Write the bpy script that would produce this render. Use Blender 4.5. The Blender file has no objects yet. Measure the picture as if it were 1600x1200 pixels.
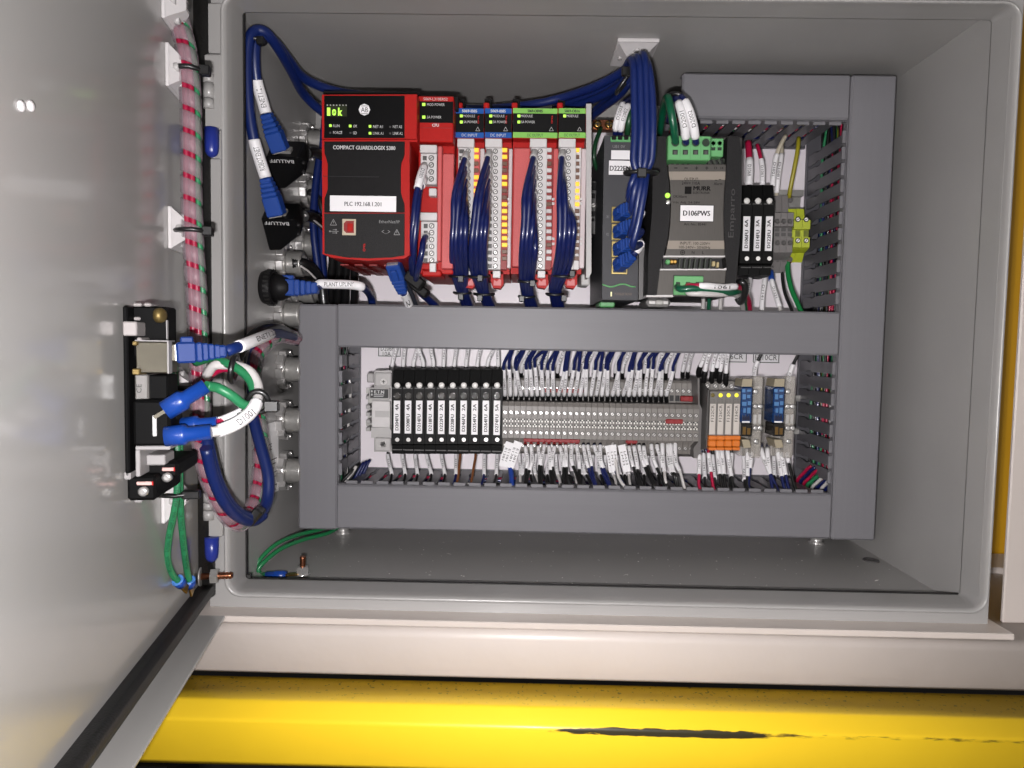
import bpy, bmesh, math, random
from mathutils import Vector, Matrix
random.seed(7)
C = bpy.context.scene.collection
SC = bpy.context.scene

# ---------------------------------------------------------------- camera
CAM = Vector((-0.0542, -0.4256, -0.0240)); FPX = 1078.74
_yaw, _pit, _rol = -0.014282, -0.05825, 0.017124
_f = Vector((math.sin(_yaw)*math.cos(_pit), math.cos(_yaw)*math.cos(_pit), math.sin(_pit)))
_r0 = Vector((math.cos(_yaw), -math.sin(_yaw), 0)); _u0 = _r0.cross(_f)
_r = math.cos(_rol)*_r0 + math.sin(_rol)*_u0; _u = -math.sin(_rol)*_r0 + math.cos(_rol)*_u0
cd = bpy.data.cameras.new('camera'); cam = bpy.data.objects.new('camera', cd); C.objects.link(cam)
cd.sensor_width = 36.0; cd.lens = 36.0*FPX/1600; cd.clip_start = 0.005; cd.clip_end = 50
M = Matrix.Identity(4)
for i in range(3): M[i][0], M[i][1], M[i][2], M[i][3] = _r[i], _u[i], -_f[i], CAM[i]
cam.matrix_world = M
SC.camera = cam

# ---------------------------------------------------------------- light: room light, the phone's twin flash and an added front fill
w = bpy.data.worlds.new('World'); SC.world = w; w.use_nodes = True
w.node_tree.nodes['Background'].inputs[0].default_value = (1.0, 0.975, 0.97, 1)
w.node_tree.nodes['Background'].inputs[1].default_value = 0.055
FLASH = CAM + _r*(-0.012) - _u*0.021 + _f*0.002
for k, s in enumerate((-1, 1)):
    ld = bpy.data.lights.new('flash_led', 'POINT'); lo = bpy.data.objects.new('flash_led', ld); C.objects.link(lo)
    ld.energy = 5.3; ld.shadow_soft_size = 0.0028; ld.color = (1.0, 0.965, 0.97)
    lo.location = FLASH + _r*(0.0042*s)
ld = bpy.data.lights.new('ceiling_lamp', 'AREA'); lo = bpy.data.objects.new('ceiling_lamp', ld); C.objects.link(lo)
ld.shape = 'RECTANGLE'; ld.size = 1.6; ld.size_y = 0.5; ld.energy = 2.5; ld.color = (1.0, 0.92, 0.78)
lo.location = (-0.2, -1.5, 2.2); lo.rotation_euler = (math.radians(-32)*-1, 0, 0)
ld = bpy.data.lights.new('front_fill', 'AREA'); lo = bpy.data.objects.new('front_fill', ld); C.objects.link(lo)  # unseen fill added behind the camera to brighten beams and front faces
ld.shape = 'RECTANGLE'; ld.size = 1.8; ld.size_y = 1.0; ld.energy = 12; ld.color = (1.0, 0.96, 0.93)
lo.location = (0.35, -2.4, 0.30); lo.rotation_euler = (math.radians(83), 0, math.radians(8))
SC.view_settings.view_transform = 'Standard'; SC.view_settings.look = 'None'
SC.view_settings.exposure = 0.0; SC.view_settings.gamma = 1.0

# ---------------------------------------------------------------- pixel of the photograph -> point in the place
def ray(px, py):
    return _r*((px-800)/FPX) + _u*((600-py)/FPX) + _f
def at(px, py, Y):
    d = ray(px, py); return CAM + d*((Y-CAM.y)/d.y)
def atx(px, py, X):
    d = ray(px, py); return CAM + d*((X-CAM.x)/d.x)
def atz(px, py, Z):
    d = ray(px, py); return CAM + d*((Z-CAM.z)/d.z)
def ppm(Y): return FPX/(Y-CAM.y)            # pixels per metre on the plane Y
def rect(x0, y0, x1, y1, Y):
    a, b, c, d = at(x0, y0, Y), at(x1, y0, Y), at(x1, y1, Y), at(x0, y1, Y)
    return (a.x+d.x)/2, (b.x+c.x)/2, (c.z+d.z)/2, (a.z+b.z)/2      # X0 X1 Z0 Z1

ORD = ['first','second','third','fourth','fifth','sixth','seventh','eighth','ninth','tenth','eleventh','twelfth','thirteenth','fourteenth','fifteenth','sixteenth','seventeenth','eighteenth','nineteenth','twentieth','twenty-first','twenty-second','twenty-third','twenty-fourth','twenty-fifth','twenty-sixth','twenty-seventh','twenty-eighth','twenty-ninth','thirtieth','thirty-first','thirty-second','thirty-third']
# ---------------------------------------------------------------- mesh building
class MB:
    def __init__(s): s.v = []; s.f = []; s.sm = []; s.mi = []; s.cur = 0
    def add(s, vs, fs, smooth=False):
        n = len(s.v); s.v += [Vector(p) for p in vs]
        for f in fs: s.f.append(tuple(i+n for i in f)); s.sm.append(smooth); s.mi.append(s.cur)
        return s
    def box(s, x0, x1, y0, y1, z0, z1, b=0.0):
        if x0 > x1: x0, x1 = x1, x0
        if y0 > y1: y0, y1 = y1, y0
        if z0 > z1: z0, z1 = z1, z0
        if b <= 0:
            return s.add([(x0,y0,z0),(x1,y0,z0),(x1,y1,z0),(x0,y1,z0),(x0,y0,z1),(x1,y0,z1),(x1,y1,z1),(x0,y1,z1)],
                  [(0,3,2,1),(4,5,6,7),(0,1,5,4),(1,2,6,5),(2,3,7,6),(3,0,4,7)])
        b = min(b, (x1-x0)*.45, (y1-y0)*.45, (z1-z0)*.45)
        vs = []; ix = {}
        lo = (x0,y0,z0); hi = (x1,y1,z1)
        for sx in (0,1):
            for sy in (0,1):
                for sz in (0,1):
                    sg = (sx,sy,sz)
                    for a in range(3):
                        p = [ (hi[k] if sg[k] else lo[k]) if k == a else ((hi[k]-b) if sg[k] else (lo[k]+b)) for k in range(3)]
                        ix[(sg,a)] = len(vs); vs.append(p)
        fs = []
        for a in range(3):
            o = [k for k in range(3) if k != a]
            for sd in (0,1):
                q = []
                for (p, r) in ((0,0),(1,0),(1,1),(0,1)):
                    sg = [0,0,0]; sg[a] = sd; sg[o[0]] = p; sg[o[1]] = r; q.append(ix[(tuple(sg),a)])
                fs.append(tuple(q))
            for p in (0,1):
                for r in (0,1):
                    s0 = [0,0,0]; s1 = [0,0,0]; s0[o[0]] = s1[o[0]] = p; s0[o[1]] = s1[o[1]] = r; s1[a] = 1
                    fs.append((ix[(tuple(s0),o[0])], ix[(tuple(s1),o[0])], ix[(tuple(s1),o[1])], ix[(tuple(s0),o[1])]))
        for sx in (0,1):
            for sy in (0,1):
                for sz in (0,1): fs.append(tuple(ix[((sx,sy,sz),a)] for a in range(3)))
        return s.add(vs, fs)
    def pbox(s, x0, y0, x1, y1, Yf, Yb, b=0.0):            # front face given in the photograph's pixels on the plane Yf
        X0, X1, Z0, Z1 = rect(x0, y0, x1, y1, Yf); return s.box(X0, X1, Yf, Yb, Z0, Z1, b)
    def prism(s, pts, n0, n1, axis='y', smooth=False):     # closed outline extruded along an axis
        def P(a, b, t): return {'y': (a,t,b), 'x': (t,a,b), 'z': (a,b,t)}[axis]
        n = len(pts); vs = [P(a,b,n0) for a,b in pts] + [P(a,b,n1) for a,b in pts]
        fs = [tuple(range(n)), tuple(range(2*n-1, n-1, -1))]
        s.add(vs, fs)
        base = len(s.v)-2*n
        for i in range(n):
            j = (i+1) % n; s.f.append((base+i, base+j, base+n+j, base+n+i)); s.sm.append(smooth); s.mi.append(s.cur)
        return s
    def pprism(s, px, Yf, Yb):                             # outline in pixels on the plane Yf, extruded straight back
        pts = []
        for x, y in px:
            q = at(x, y, Yf); pts.append((q.x, q.z))
        return s.prism(pts, Yf, Yb, 'y')
    def cyl(s, p0, p1, r0, r1=None, n=12, smooth=True, cap=True):
        p0, p1 = Vector(p0), Vector(p1); r1 = r0 if r1 is None else r1
        d = (p1-p0).normalized(); a = d.orthogonal().normalized(); b = d.cross(a)
        vs = []
        for p, r in ((p0,r0),(p1,r1)):
            for i in range(n):
                t = 2*math.pi*i/n; vs.append(p + a*(r*math.cos(t)) + b*(r*math.sin(t)))
        k = len(s.v); s.v += vs
        for i in range(n):
            j = (i+1) % n; s.f.append((k+i,k+j,k+n+j,k+n+i)); s.sm.append(smooth); s.mi.append(s.cur)
        if cap:
            s.f += [tuple(k+i for i in range(n-1,-1,-1)), tuple(k+n+i for i in range(n))]; s.sm += [False]*2; s.mi += [s.cur]*2
        return s
    def lathe(s, p0, d, prof, n=16, smooth=True):          # prof: (distance along d, radius)
        p0 = Vector(p0); d = Vector(d).normalized(); a = d.orthogonal().normalized(); b = d.cross(a)
        k = len(s.v)
        for t, r in prof:
            for i in range(n):
                q = 2*math.pi*i/n; s.v.append(p0 + d*t + a*(r*math.cos(q)) + b*(r*math.sin(q)))
        m = len(prof)
        for j in range(m-1):
            for i in range(n):
                i2 = (i+1) % n; s.f.append((k+j*n+i, k+j*n+i2, k+(j+1)*n+i2, k+(j+1)*n+i)); s.sm.append(smooth); s.mi.append(s.cur)
        s.f += [tuple(k+i for i in range(n-1,-1,-1)), tuple(k+(m-1)*n+i for i in range(n))]; s.sm += [False]*2; s.mi += [s.cur]*2
        return s
    def tube(s, pts, r, n=8, cap=True, flat=1.0):
        pts = [Vector(p) for p in pts]; m = len(pts)
        rr = r if isinstance(r, (list, tuple)) else [r]*m
        T = [(pts[min(i+1,m-1)]-pts[max(i-1,0)]).normalized() for i in range(m)]
        a = T[0].orthogonal().normalized(); k = len(s.v)
        for i in range(m):
            a = (a - T[i]*a.dot(T[i])).normalized(); b = T[i].cross(a)
            for j in range(n):
                q = 2*math.pi*j/n; s.v.append(pts[i] + a*(rr[i]*math.cos(q)) + b*(rr[i]*flat*math.sin(q)))
        for i in range(m-1):
            for j in range(n):
                j2 = (j+1) % n; s.f.append((k+i*n+j, k+i*n+j2, k+(i+1)*n+j2, k+(i+1)*n+j)); s.sm.append(True); s.mi.append(s.cur)
        if cap:
            s.f += [tuple(k+j for j in range(n-1,-1,-1)), tuple(k+(m-1)*n+j for j in range(n))]; s.sm += [False]*2; s.mi += [s.cur]*2
        return s
    def quad(s, a, b, c, d): return s.add([a,b,c,d], [(0,1,2,3)])
    def obox(s, c, ex, ey, ez, hx, hy, hz, b=0.0):         # oriented box: centre, unit axes, half sizes
        t = MB(); t.box(-hx,hx,-hy,hy,-hz,hz,b); c = Vector(c)
        n = len(s.v); s.v += [c + ex*v.x + ey*v.y + ez*v.z for v in t.v]
        for f in t.f: s.f.append(tuple(i+n for i in f)); s.sm.append(False); s.mi.append(s.cur)
        return s

def smooth_path(pts, k=6):                                  # Catmull-Rom through the points
    P = [Vector(p) for p in pts]
    if len(P) < 3: return P
    P = [P[0]*2-P[1]] + P + [P[-1]*2-P[-2]]; out = []
    for i in range(1, len(P)-2):
        a, b, c, d = P[i-1], P[i], P[i+1], P[i+2]
        for j in range(k):
            t = j/k
            out.append(0.5*((2*b) + (c-a)*t + (2*a-5*b+4*c-d)*t*t + (3*b-a-3*c+d)*t**3))
    out.append(P[-2]); return out

WLOC = {}
def wloc(o): return WLOC[o.name] if o is not None else Vector((0,0,0))
def thing(name, label, cat, loc=(0,0,0), group=None):
    o = bpy.data.objects.new(name, None); C.objects.link(o); o.empty_display_size = 0.01
    o.location = loc; WLOC[o.name] = Vector(loc); o['label'] = label; o['category'] = cat
    if group: o['group'] = group
    return o
def tag(o, label, cat, group=None):
    o['label'] = label; o['category'] = cat
    if group: o['group'] = group
    return o
def mesh_of(name, mb, mats, off=Vector((0,0,0))):
    me = bpy.data.meshes.new(name); me.from_pydata([v-off for v in mb.v], [], mb.f)
    me.polygons.foreach_set('use_smooth', mb.sm); me.polygons.foreach_set('material_index', mb.mi)
    for m in (mats if isinstance(mats, (list,tuple)) else [mats]): me.materials.append(m)
    bm = bmesh.new(); bm.from_mesh(me); bmesh.ops.recalc_face_normals(bm, faces=bm.faces); bm.to_mesh(me); bm.free()
    return me
def obj(name, mb, mats, parent=None, label=None):
    off = wloc(parent)
    if parent is None and len(mb.v):
        lo = [min(v[i] for v in mb.v) for i in range(3)]; hi = [max(v[i] for v in mb.v) for i in range(3)]
        off = Vector(((lo[0]+hi[0])/2, (lo[1]+hi[1])/2, lo[2]))
    o = bpy.data.objects.new(name, mesh_of(name, mb, mats, off)); C.objects.link(o)
    if parent is not None: o.parent = parent
    else: o.location = off
    WLOC[o.name] = off
    if label: o['label'] = label
    return o
KIDS = {}
def dup(o, delta, label=None, group=None, parent=None):      # copy of a thing with its parts and sub-parts, moved by delta
    c = o.copy(); C.objects.link(c)
    if parent is None: c.location = o.location + Vector(delta); WLOC[c.name] = WLOC[o.name] + Vector(delta)
    else: c.parent = parent; WLOC[c.name] = WLOC[parent.name]
    if label: c['label'] = label
    if group: c['group'] = group
    for ch in list(o.children): dup(ch, (0,0,0), parent=c)
    return c
def piece(name, me, parent, delta=(0,0,0)):                  # another instance of a part's mesh under the same thing
    o = bpy.data.objects.new(name, me); C.objects.link(o); o.parent = parent; o.location = delta; WLOC[o.name] = wloc(parent); return o

# lettering: flat print made of glyph outlines
_TX = {}
def glyphs(s):
    if s not in _TX:
        cu = bpy.data.curves.new('lettering', 'FONT'); cu.body = s; cu.resolution_u = 2; cu.fill_mode = 'FRONT'
        o = bpy.data.objects.new('lettering', cu); C.objects.link(o)
        dg = bpy.context.evaluated_depsgraph_get(); me = bpy.data.meshes.new_from_object(o.evaluated_get(dg))
        vs = [tuple(v.co) for v in me.vertices]; fs = [tuple(p.vertices) for p in me.polygons]
        bpy.data.objects.remove(o); bpy.data.curves.remove(cu); bpy.data.meshes.remove(me)
        x0 = min(v[0] for v in vs); x1 = max(v[0] for v in vs); y0 = min(v[1] for v in vs); y1 = max(v[1] for v in vs)
        _TX[s] = (vs, fs, x0, x1, y0, y1)
    return _TX[s]
def put_text(mb, s, c, ex, ey, wdt, hgt, bold=0.0):           # text box of given width/height centred at c
    vs, fs, x0, x1, y0, y1 = glyphs(s); c = Vector(c)
    sx = wdt/max(1e-6, x1-x0); sy = hgt/max(1e-6, y1-y0)
    offs = [(0,0)] if not bold else [(-bold,0),(bold,0)]
    nrm = ex.cross(ey)
    for k, (ox, oy) in enumerate(offs):
        mb.add([c + ex*((v[0]-(x0+x1)/2)*sx+ox) + ey*((v[1]-(y0+y1)/2)*sy+oy) + nrm*(k*0.00004) for v in vs], fs)
EX, EZ = Vector((1,0,0)), Vector((0,0,1))
def ptext(mb, s, cx, cy, wpx, hpx, Y, up=False, bold=0.0):    # centre and size in pixels on the plane Y; up = reads bottom to top
    p = at(cx, cy, Y); k = 1/ppm(Y)
    if up: put_text(mb, s, p, EZ, -EX, wpx*k, hpx*k, bold*k)
    else: put_text(mb, s, p, EX, EZ, wpx*k, hpx*k, bold*k)

# ---------------------------------------------------------------- materials
def lin(c):
    c = c/255.0; return c/12.92 if c <= .04045 else ((c+.055)/1.055)**2.4
MATS = {}
def mat(name, rgb, rough=0.5, metal=0.0, noise=0.0, nscale=200.0, bump=0.0, bscale=900.0, coat=0.0, spec=0.5, emit=0.0, trans=0.0, alpha=1.0, linear=False, stretch=None, crough=0.08, k=1.5, rvar=0.0):
    if name in MATS: return MATS[name]
    m = bpy.data.materials.new(name); m.use_nodes = True; nt = m.node_tree; b = nt.nodes['Principled BSDF']
    col = tuple(rgb) if linear else tuple(lin(c)/k for c in rgb)
    b.inputs['Base Color'].default_value = (*col, 1); b.inputs['Roughness'].default_value = rough; b.inputs['Metallic'].default_value = metal
    b.inputs['Specular IOR Level'].default_value = spec; b.inputs['Coat Weight'].default_value = coat; b.inputs['Coat Roughness'].default_value = crough
    b.inputs['Transmission Weight'].default_value = trans; b.inputs['Alpha'].default_value = alpha
    if emit: b.inputs['Emission Color'].default_value = (*col, 1); b.inputs['Emission Strength'].default_value = emit
    if noise or bump or rvar:
        tc = nt.nodes.new('ShaderNodeTexCoord'); src = tc.outputs['Object']
        if stretch:
            mp = nt.nodes.new('ShaderNodeMapping'); mp.inputs['Scale'].default_value = stretch; nt.links.new(src, mp.inputs[0]); src = mp.outputs[0]
    if noise or rvar:
        n = nt.nodes.new('ShaderNodeTexNoise'); n.inputs['Scale'].default_value = nscale; n.inputs['Detail'].default_value = 4; nt.links.new(src, n.inputs['Vector'])
    if noise:
        rp = nt.nodes.new('ShaderNodeMapRange'); rp.inputs['From Min'].default_value = .3; rp.inputs['From Max'].default_value = .7
        rp.inputs['To Min'].default_value = 1-noise; rp.inputs['To Max'].default_value = 1+noise; nt.links.new(n.outputs['Fac'], rp.inputs['Value'])
        mx = nt.nodes.new('ShaderNodeVectorMath'); mx.operation = 'SCALE'; mx.inputs[0].default_value = col; nt.links.new(rp.outputs[0], mx.inputs['Scale'])
        nt.links.new(mx.outputs[0], b.inputs['Base Color'])
    if rvar:
        r2 = nt.nodes.new('ShaderNodeMapRange'); r2.inputs['From Min'].default_value = .3; r2.inputs['From Max'].default_value = .7
        r2.inputs['To Min'].default_value = max(.02, rough-rvar); r2.inputs['To Max'].default_value = rough+rvar
        nt.links.new(n.outputs['Fac'], r2.inputs['Value']); nt.links.new(r2.outputs[0], b.inputs['Roughness'])
    if bump:
        n2 = nt.nodes.new('ShaderNodeTexNoise'); n2.inputs['Scale'].default_value = bscale; n2.inputs['Detail'].default_value = 2; nt.links.new(src, n2.inputs['Vector'])
        bp = nt.nodes.new('ShaderNodeBump'); bp.inputs['Strength'].default_value = bump; bp.inputs['Distance'].default_value = 0.0006
        nt.links.new(n2.outputs['Fac'], bp.inputs['Height']); nt.links.new(bp.outputs[0], b.inputs['Normal'])
    MATS[name] = m; return m

cab   = mat('cabinet_paint', (167,165,163), .32, k=1.32, noise=.03, nscale=9, bump=.05, bscale=260, coat=.25, crough=.2)
cabin = mat('cabinet_inside_paint', (167,165,163), .36, k=1.32, noise=.04, nscale=14, bump=.06, bscale=240, coat=.2, crough=.22)
doorp = mat('door_paint', (167,165,162), .30, k=1.32, noise=.025, nscale=9, bump=.03, bscale=160, coat=.5, crough=.10)
beige = mat('beige_paint', (207,197,190), .42, k=1.2, noise=.035, nscale=10, bump=.4, bscale=90, coat=.06, crough=.2)
rubber= mat('black_rubber', (30,29,28), .5, noise=.5, nscale=900, bump=.3, bscale=900)
white = mat('white_panel_paint', (226,219,224), .4, k=1.02, noise=.015, nscale=30)
ductg = mat('grey_duct_plastic', (114,113,117), .45, k=1.12, noise=.018, nscale=8, stretch=(1.2,8,60), bump=.10, bscale=60, spec=.35)
ductv = mat('grey_duct_plastic_upright', (114,113,117), .45, k=1.12, noise=.018, nscale=8, stretch=(60,8,1.2), bump=.10, bscale=60, spec=.35)
ductd = mat('grey_duct_plastic_shaded', (112,111,117), .42, k=1.9, noise=.03, nscale=60)  # same duct plastic, darkened so the colour carries the grazing shade
red   = mat('red_plastic', (204,30,26), .5, k=1.75, noise=.05, nscale=300, bump=.08, bscale=2500, spec=.2)
redd  = mat('dark_red_plastic', (150,26,24), .5)
blk   = mat('black_plastic', (27,26,27), .5, noise=.1, nscale=300, spec=.14)
blkt  = mat('textured_black_plastic', (40,39,40), .55, noise=.5, nscale=2600, bump=.5, bscale=2600, spec=.2)
gloss = mat('gloss_black_plastic', (17,17,18), .34, spec=.14)
fuseb = mat('fuse_black_plastic', (17,17,17), .5, spec=.14)
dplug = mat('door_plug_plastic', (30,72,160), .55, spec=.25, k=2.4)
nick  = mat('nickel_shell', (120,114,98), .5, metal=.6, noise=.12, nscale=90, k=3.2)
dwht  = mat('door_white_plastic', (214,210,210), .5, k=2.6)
wht   = mat('white_label', (238,236,238), .5, k=1.2)
ink   = mat('black_print', (16,16,18), .5)
wink  = mat('white_print', (222,222,222), .5)
pw    = mat('white_plastic', (226,222,222), .4, noise=.03, nscale=200)
lgrey = mat('light_grey_plastic', (196,193,192), .42, noise=.03, nscale=200)
tgrey = mat('terminal_grey_plastic', (142,137,132), .45, noise=.04, nscale=300)
dgrey = mat('dark_grey_plastic', (84,82,82), .45, noise=.05, nscale=300)
steel = mat('bright_steel', (214,212,210), .28, metal=.75, k=1.1, noise=.06, nscale=500)
galv  = mat('zinc_steel', (196,194,190), .36, metal=.6, noise=.1, nscale=300)
copper= mat('copper', (196,128,96), .3, metal=1, noise=.12, nscale=600)
brass = mat('brass', (214,172,96), .28, metal=1, noise=.1, nscale=600)
wblue = mat('navy_wire', (20,32,92), .3, coat=.3, crough=.12)
cblue = mat('blue_cable', (16,40,108), .42, k=1.7, coat=.1, crough=.2)
pblue = mat('blue_plug_plastic', (34,74,158), .38)
vblue = mat('blue_vinyl', (28,84,190), .32, coat=.2, k=2.3)
capb  = mat('blue_cap', (40,56,150), .3)
wgrn  = mat('green_wire', (54,160,104), .4, coat=.1, k=2.2)
dgrn  = mat('dark_green_wire', (16,96,66), .34, coat=.2)
wred  = mat('red_wire', (190,24,72), .32, coat=.25)
wwht  = mat('white_wire', (226,222,220), .38, coat=.2)
wblk  = mat('black_wire', (24,24,25), .38, coat=.2)
wbrn  = mat('brown_wire', (140,86,48), .38, coat=.2)
wyel  = mat('green_yellow_wire', (170,160,40), .38)
pgrn  = mat('green_connector_plastic', (112,188,120), .42, noise=.03, nscale=300)
yelg  = mat('yellow_green_plastic', (190,202,50), .42, noise=.05, nscale=200)
orng  = mat('orange_plastic', (240,130,40), .42)
amber = mat('amber_led', (255,190,50), .4, emit=1.2)
grnled= mat('green_led', (190,255,90), .4, emit=1.1)
yelled= mat('yellow_led', (250,240,70), .4, emit=1.0)
dimled= mat('unlit_amber', (128,112,50), .4)
hblue = mat('blue_print', (30,92,176), .5, spec=.2)
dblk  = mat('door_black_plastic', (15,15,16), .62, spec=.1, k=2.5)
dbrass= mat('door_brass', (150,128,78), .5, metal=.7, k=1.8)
hgrn  = mat('green_print', (146,212,102), .5, spec=.2)
psum  = mat('brushed_metal_cover', (134,129,124), .48, metal=.5, k=3.1, noise=.10, nscale=60, stretch=(60,1,2), bump=.05)
psul  = mat('tan_print_band', (182,170,156), .5, k=2.0)

# ================================================================ the steel enclosure
XL, XR, ZF, ZT, YB = -0.243, 0.2365, -0.1912, 0.1892, 0.2032
enc = thing('electrical_enclosure', 'grey steel control cabinet with its door swung open and wired devices inside', 'control cabinet', (0, 0.1, -0.199))
obj('back_wall', MB().box(XL-.002, XR+.002, YB, YB+.002, ZF-.002, ZT+.002), cabin, enc)
for nm, b in (('side_wall', (-.2515, XL, .006, YB, -.199, .199)), ('side_wall', (XR, .2424, .006, YB, -.199, .199)),
              ('top_wall', (XL, XR, .0061, YB, ZT, .199)), ('floor_plate', (XL, XR, .0061, YB, -.199, ZF))):
    obj(nm, MB().box(*b), cabin, enc)

def rloop(x0, x1, z0, z1, r, Y, n=5):
    out = []
    for cx, cz, a0 in ((x1-r, z1-r, 0), (x0+r, z1-r, 90), (x0+r, z0+r, 180), (x1-r, z0+r, 270)):
        for i in range(n+1):
            a = math.radians(a0+90*i/n); out.append((cx+r*math.cos(a), Y, cz+r*math.sin(a)))
    return out
L = [rloop(-.2360,.2362,-.1836,.1836,.0022,.0245), rloop(-.2360,.2362,-.1836,.1836,.0025,.0235), rloop(-.2365,.2364,-.1842,.1832,.005,.010),
     rloop(-.2372,.2368,-.1846,.1830,.008,.0035), rloop(-.2382,.2375,-.1853,.1826,.009,.0008), rloop(-.2395,.2384,-.1865,.1832,.0098,0),
     rloop(-.2404,.2392,-.1874,.1842,.0104,.0010), rloop(-.2408,.2396,-.1878,.1848,.0106,.004), rloop(-.2412,.2400,-.1882,.1852,.011,.0052)]
L += [rloop(-.2515,.2424,-.199,.199,.0015,.0052), rloop(-.2517,.2426,-.1992,.1992,.0015,.0075), rloop(-.2517,.2426,-.1992,.1992,.0015,.03)]
rim = MB(); n = len(L[0])
for lp in L: rim.v += [Vector(p) for p in lp]
for k in range(len(L)-1):
    for i in range(n):
        j = (i+1) % n; rim.f.append((k*n+i, k*n+j, (k+1)*n+j, (k+1)*n+i)); rim.sm.append(k not in (7, 8)); rim.mi.append(0)
# back side of the rolled lip
rim.v += [Vector(p) for p in rloop(XL,XR,ZF,ZT,.002,.0245)]
for i in range(n):
    j = (i+1) % n; rim.f.append((i, len(L)*n+i, len(L)*n+j, j)); rim.sm.append(False); rim.mi.append(0)
obj('rim', rim, cab, enc)
et = MB()  # black strips put in as the shadow line behind the lip
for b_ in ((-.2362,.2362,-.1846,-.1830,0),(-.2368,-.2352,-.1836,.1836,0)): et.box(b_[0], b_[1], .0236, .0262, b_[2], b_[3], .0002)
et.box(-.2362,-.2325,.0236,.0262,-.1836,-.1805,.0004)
obj('lip_shadow_line', et, rubber, enc)

# hinge column: two hinges, each a leaf with knuckles and a blue pin cap
def hinge(y0, yk0, yk1, y1, yc):
    h = MB(); h.pbox(317, y0, 346.5, y1, -.0008, .0052, .0012)
    o = obj('hinge', h, cab, enc)
    k = MB()
    X0 = at(317.5, yk0, -.001).x
    for a, b in ((yk0, yk0+14), (yk0+15, yk1-16), (yk1-15, yk1)):
        p, q = at(326, a, -.0008), at(326, b, -.0008); k.cyl((p.x, -.0005, p.z), (p.x, -.0005, q.z), .0034, n=16)
    obj('knuckle', k, cab, o)
    c = MB(); p, q = at(330, y1-1, -.001), at(330, yc, -.001)
    c.lathe((p.x, -.0004, p.z), (0,0,-1), [(0,.0043),(p.z-q.z-.006,.0041),(p.z-q.z-.003,.0037),(p.z-q.z-.0012,.0026),(p.z-q.z,.0006)], 18)
    obj('pin_cap', c, capb, o, 'blue plastic hinge pin cap')
hinge(83, 116, 170, 201, 246); hinge(737, 770, 812, 840, 879)
s = MB(); s.pbox(322, 4, 345.8, 82, .0012, .0052, .0008); obj('hinge_strip', s, cab, enc)
for y0, y1 in ((247, 604), (606, 736)):
    s = MB(); s.pbox(322, y0, 345.5, y1, .003, .0052, .0008); obj('hinge_strip', s, cab, enc)

# door: a tray standing open towards the viewer
DE = Vector((0.187, -0.98236, 0)).normalized(); DN = Vector((0.98236, 0.187, 0)).normalized()
D0 = Vector((-.2371, -.0005, 0))
PW = -.018                                                     # panel surface behind the flange rim
def D(u, z, wv): return D0 + DE*u + DN*wv + EZ*z
def atd(px, py, wv):
    d = ray(px, py); o = D0 + DN*wv; t = (o-CAM).dot(DN)/d.dot(DN); return CAM + d*t
def duz(px, py, wv):
    p = atd(px, py, wv); return (p-D0).dot(DE), p.z
U0, U1, ZD0, ZD1 = -.012, .47, -.1972, .2050
def dbox(mb, u0, u1, z0, z1, w0, w1, b=0.0):
    c = D((u0+u1)/2, (z0+z1)/2, (w0+w1)/2); return mb.obox(c, DE, EZ, DN, abs(u1-u0)/2, abs(z1-z0)/2, abs(w1-w0)/2, b)
door = obj('door', dbox(MB(), U0-.004, U1, ZD0, ZD1, PW-.002, PW, .0004), doorp, enc)
fl = MB()
dbox(fl, U0-.004, U1, ZD0, ZD0+.0018, PW, 0, .0006); dbox(fl, U0-.004, U1, ZD1-.0018, ZD1, PW, 0, .0006)
dbox(fl, U1-.0018, U1, ZD0, ZD1, PW, 0, .0006)
obj('flange', fl, doorp, door)
# rubber gasket: rounded strip around the panel
g = MB()
def gasket_run(p, q, side, hw=.0048, hh=.0085):
    t = (q-p).normalized(); prof = [(-hw,0),(-hw,hh*.55),(-hw*.6,hh*.92),(0,hh),(hw*.6,hh*.92),(hw,hh*.55),(hw,0)]
    k = len(g.v)
    for e in (p, q): g.v += [e + side*a + DN*b for a, b in prof]
    m = len(prof)
    for i in range(m-1): g.f.append((k+i, k+i+1, k+m+i+1, k+m+i)); g.sm.append(True); g.mi.append(0)
    g.f += [tuple(range(k, k+m)), tuple(range(k+m, k+2*m))]; g.sm += [False]*2; g.mi += [0]*2
zg0, zg1, ug0, ug1 = -.1835, .195, -.0075, .455
gasket_run(D(ug0, zg0, PW), D(ug1, zg0, PW), EZ); gasket_run(D(ug0, zg1, PW), D(ug1, zg1, PW), EZ)
gasket_run(D(ug0, zg0-.004, PW), D(ug0, zg1, PW), DE, .0068, .0085); gasket_run(D(ug1, zg0, PW), D(ug1, zg1, PW), DE)
obj('gasket', g, rubber, door)

for x_ in (31, 46):  # white discs stand in for a double highlight reflected in the door
    uu, zz = duz(x_, 165.5, PW); m = MB(); m.lathe(D(uu, zz, PW), DN, [(0,.0019),(.0008,.0018),(.0013,.0010),(.0014,.0003)], 14); obj('glint_disc', m, pw, door)
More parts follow.
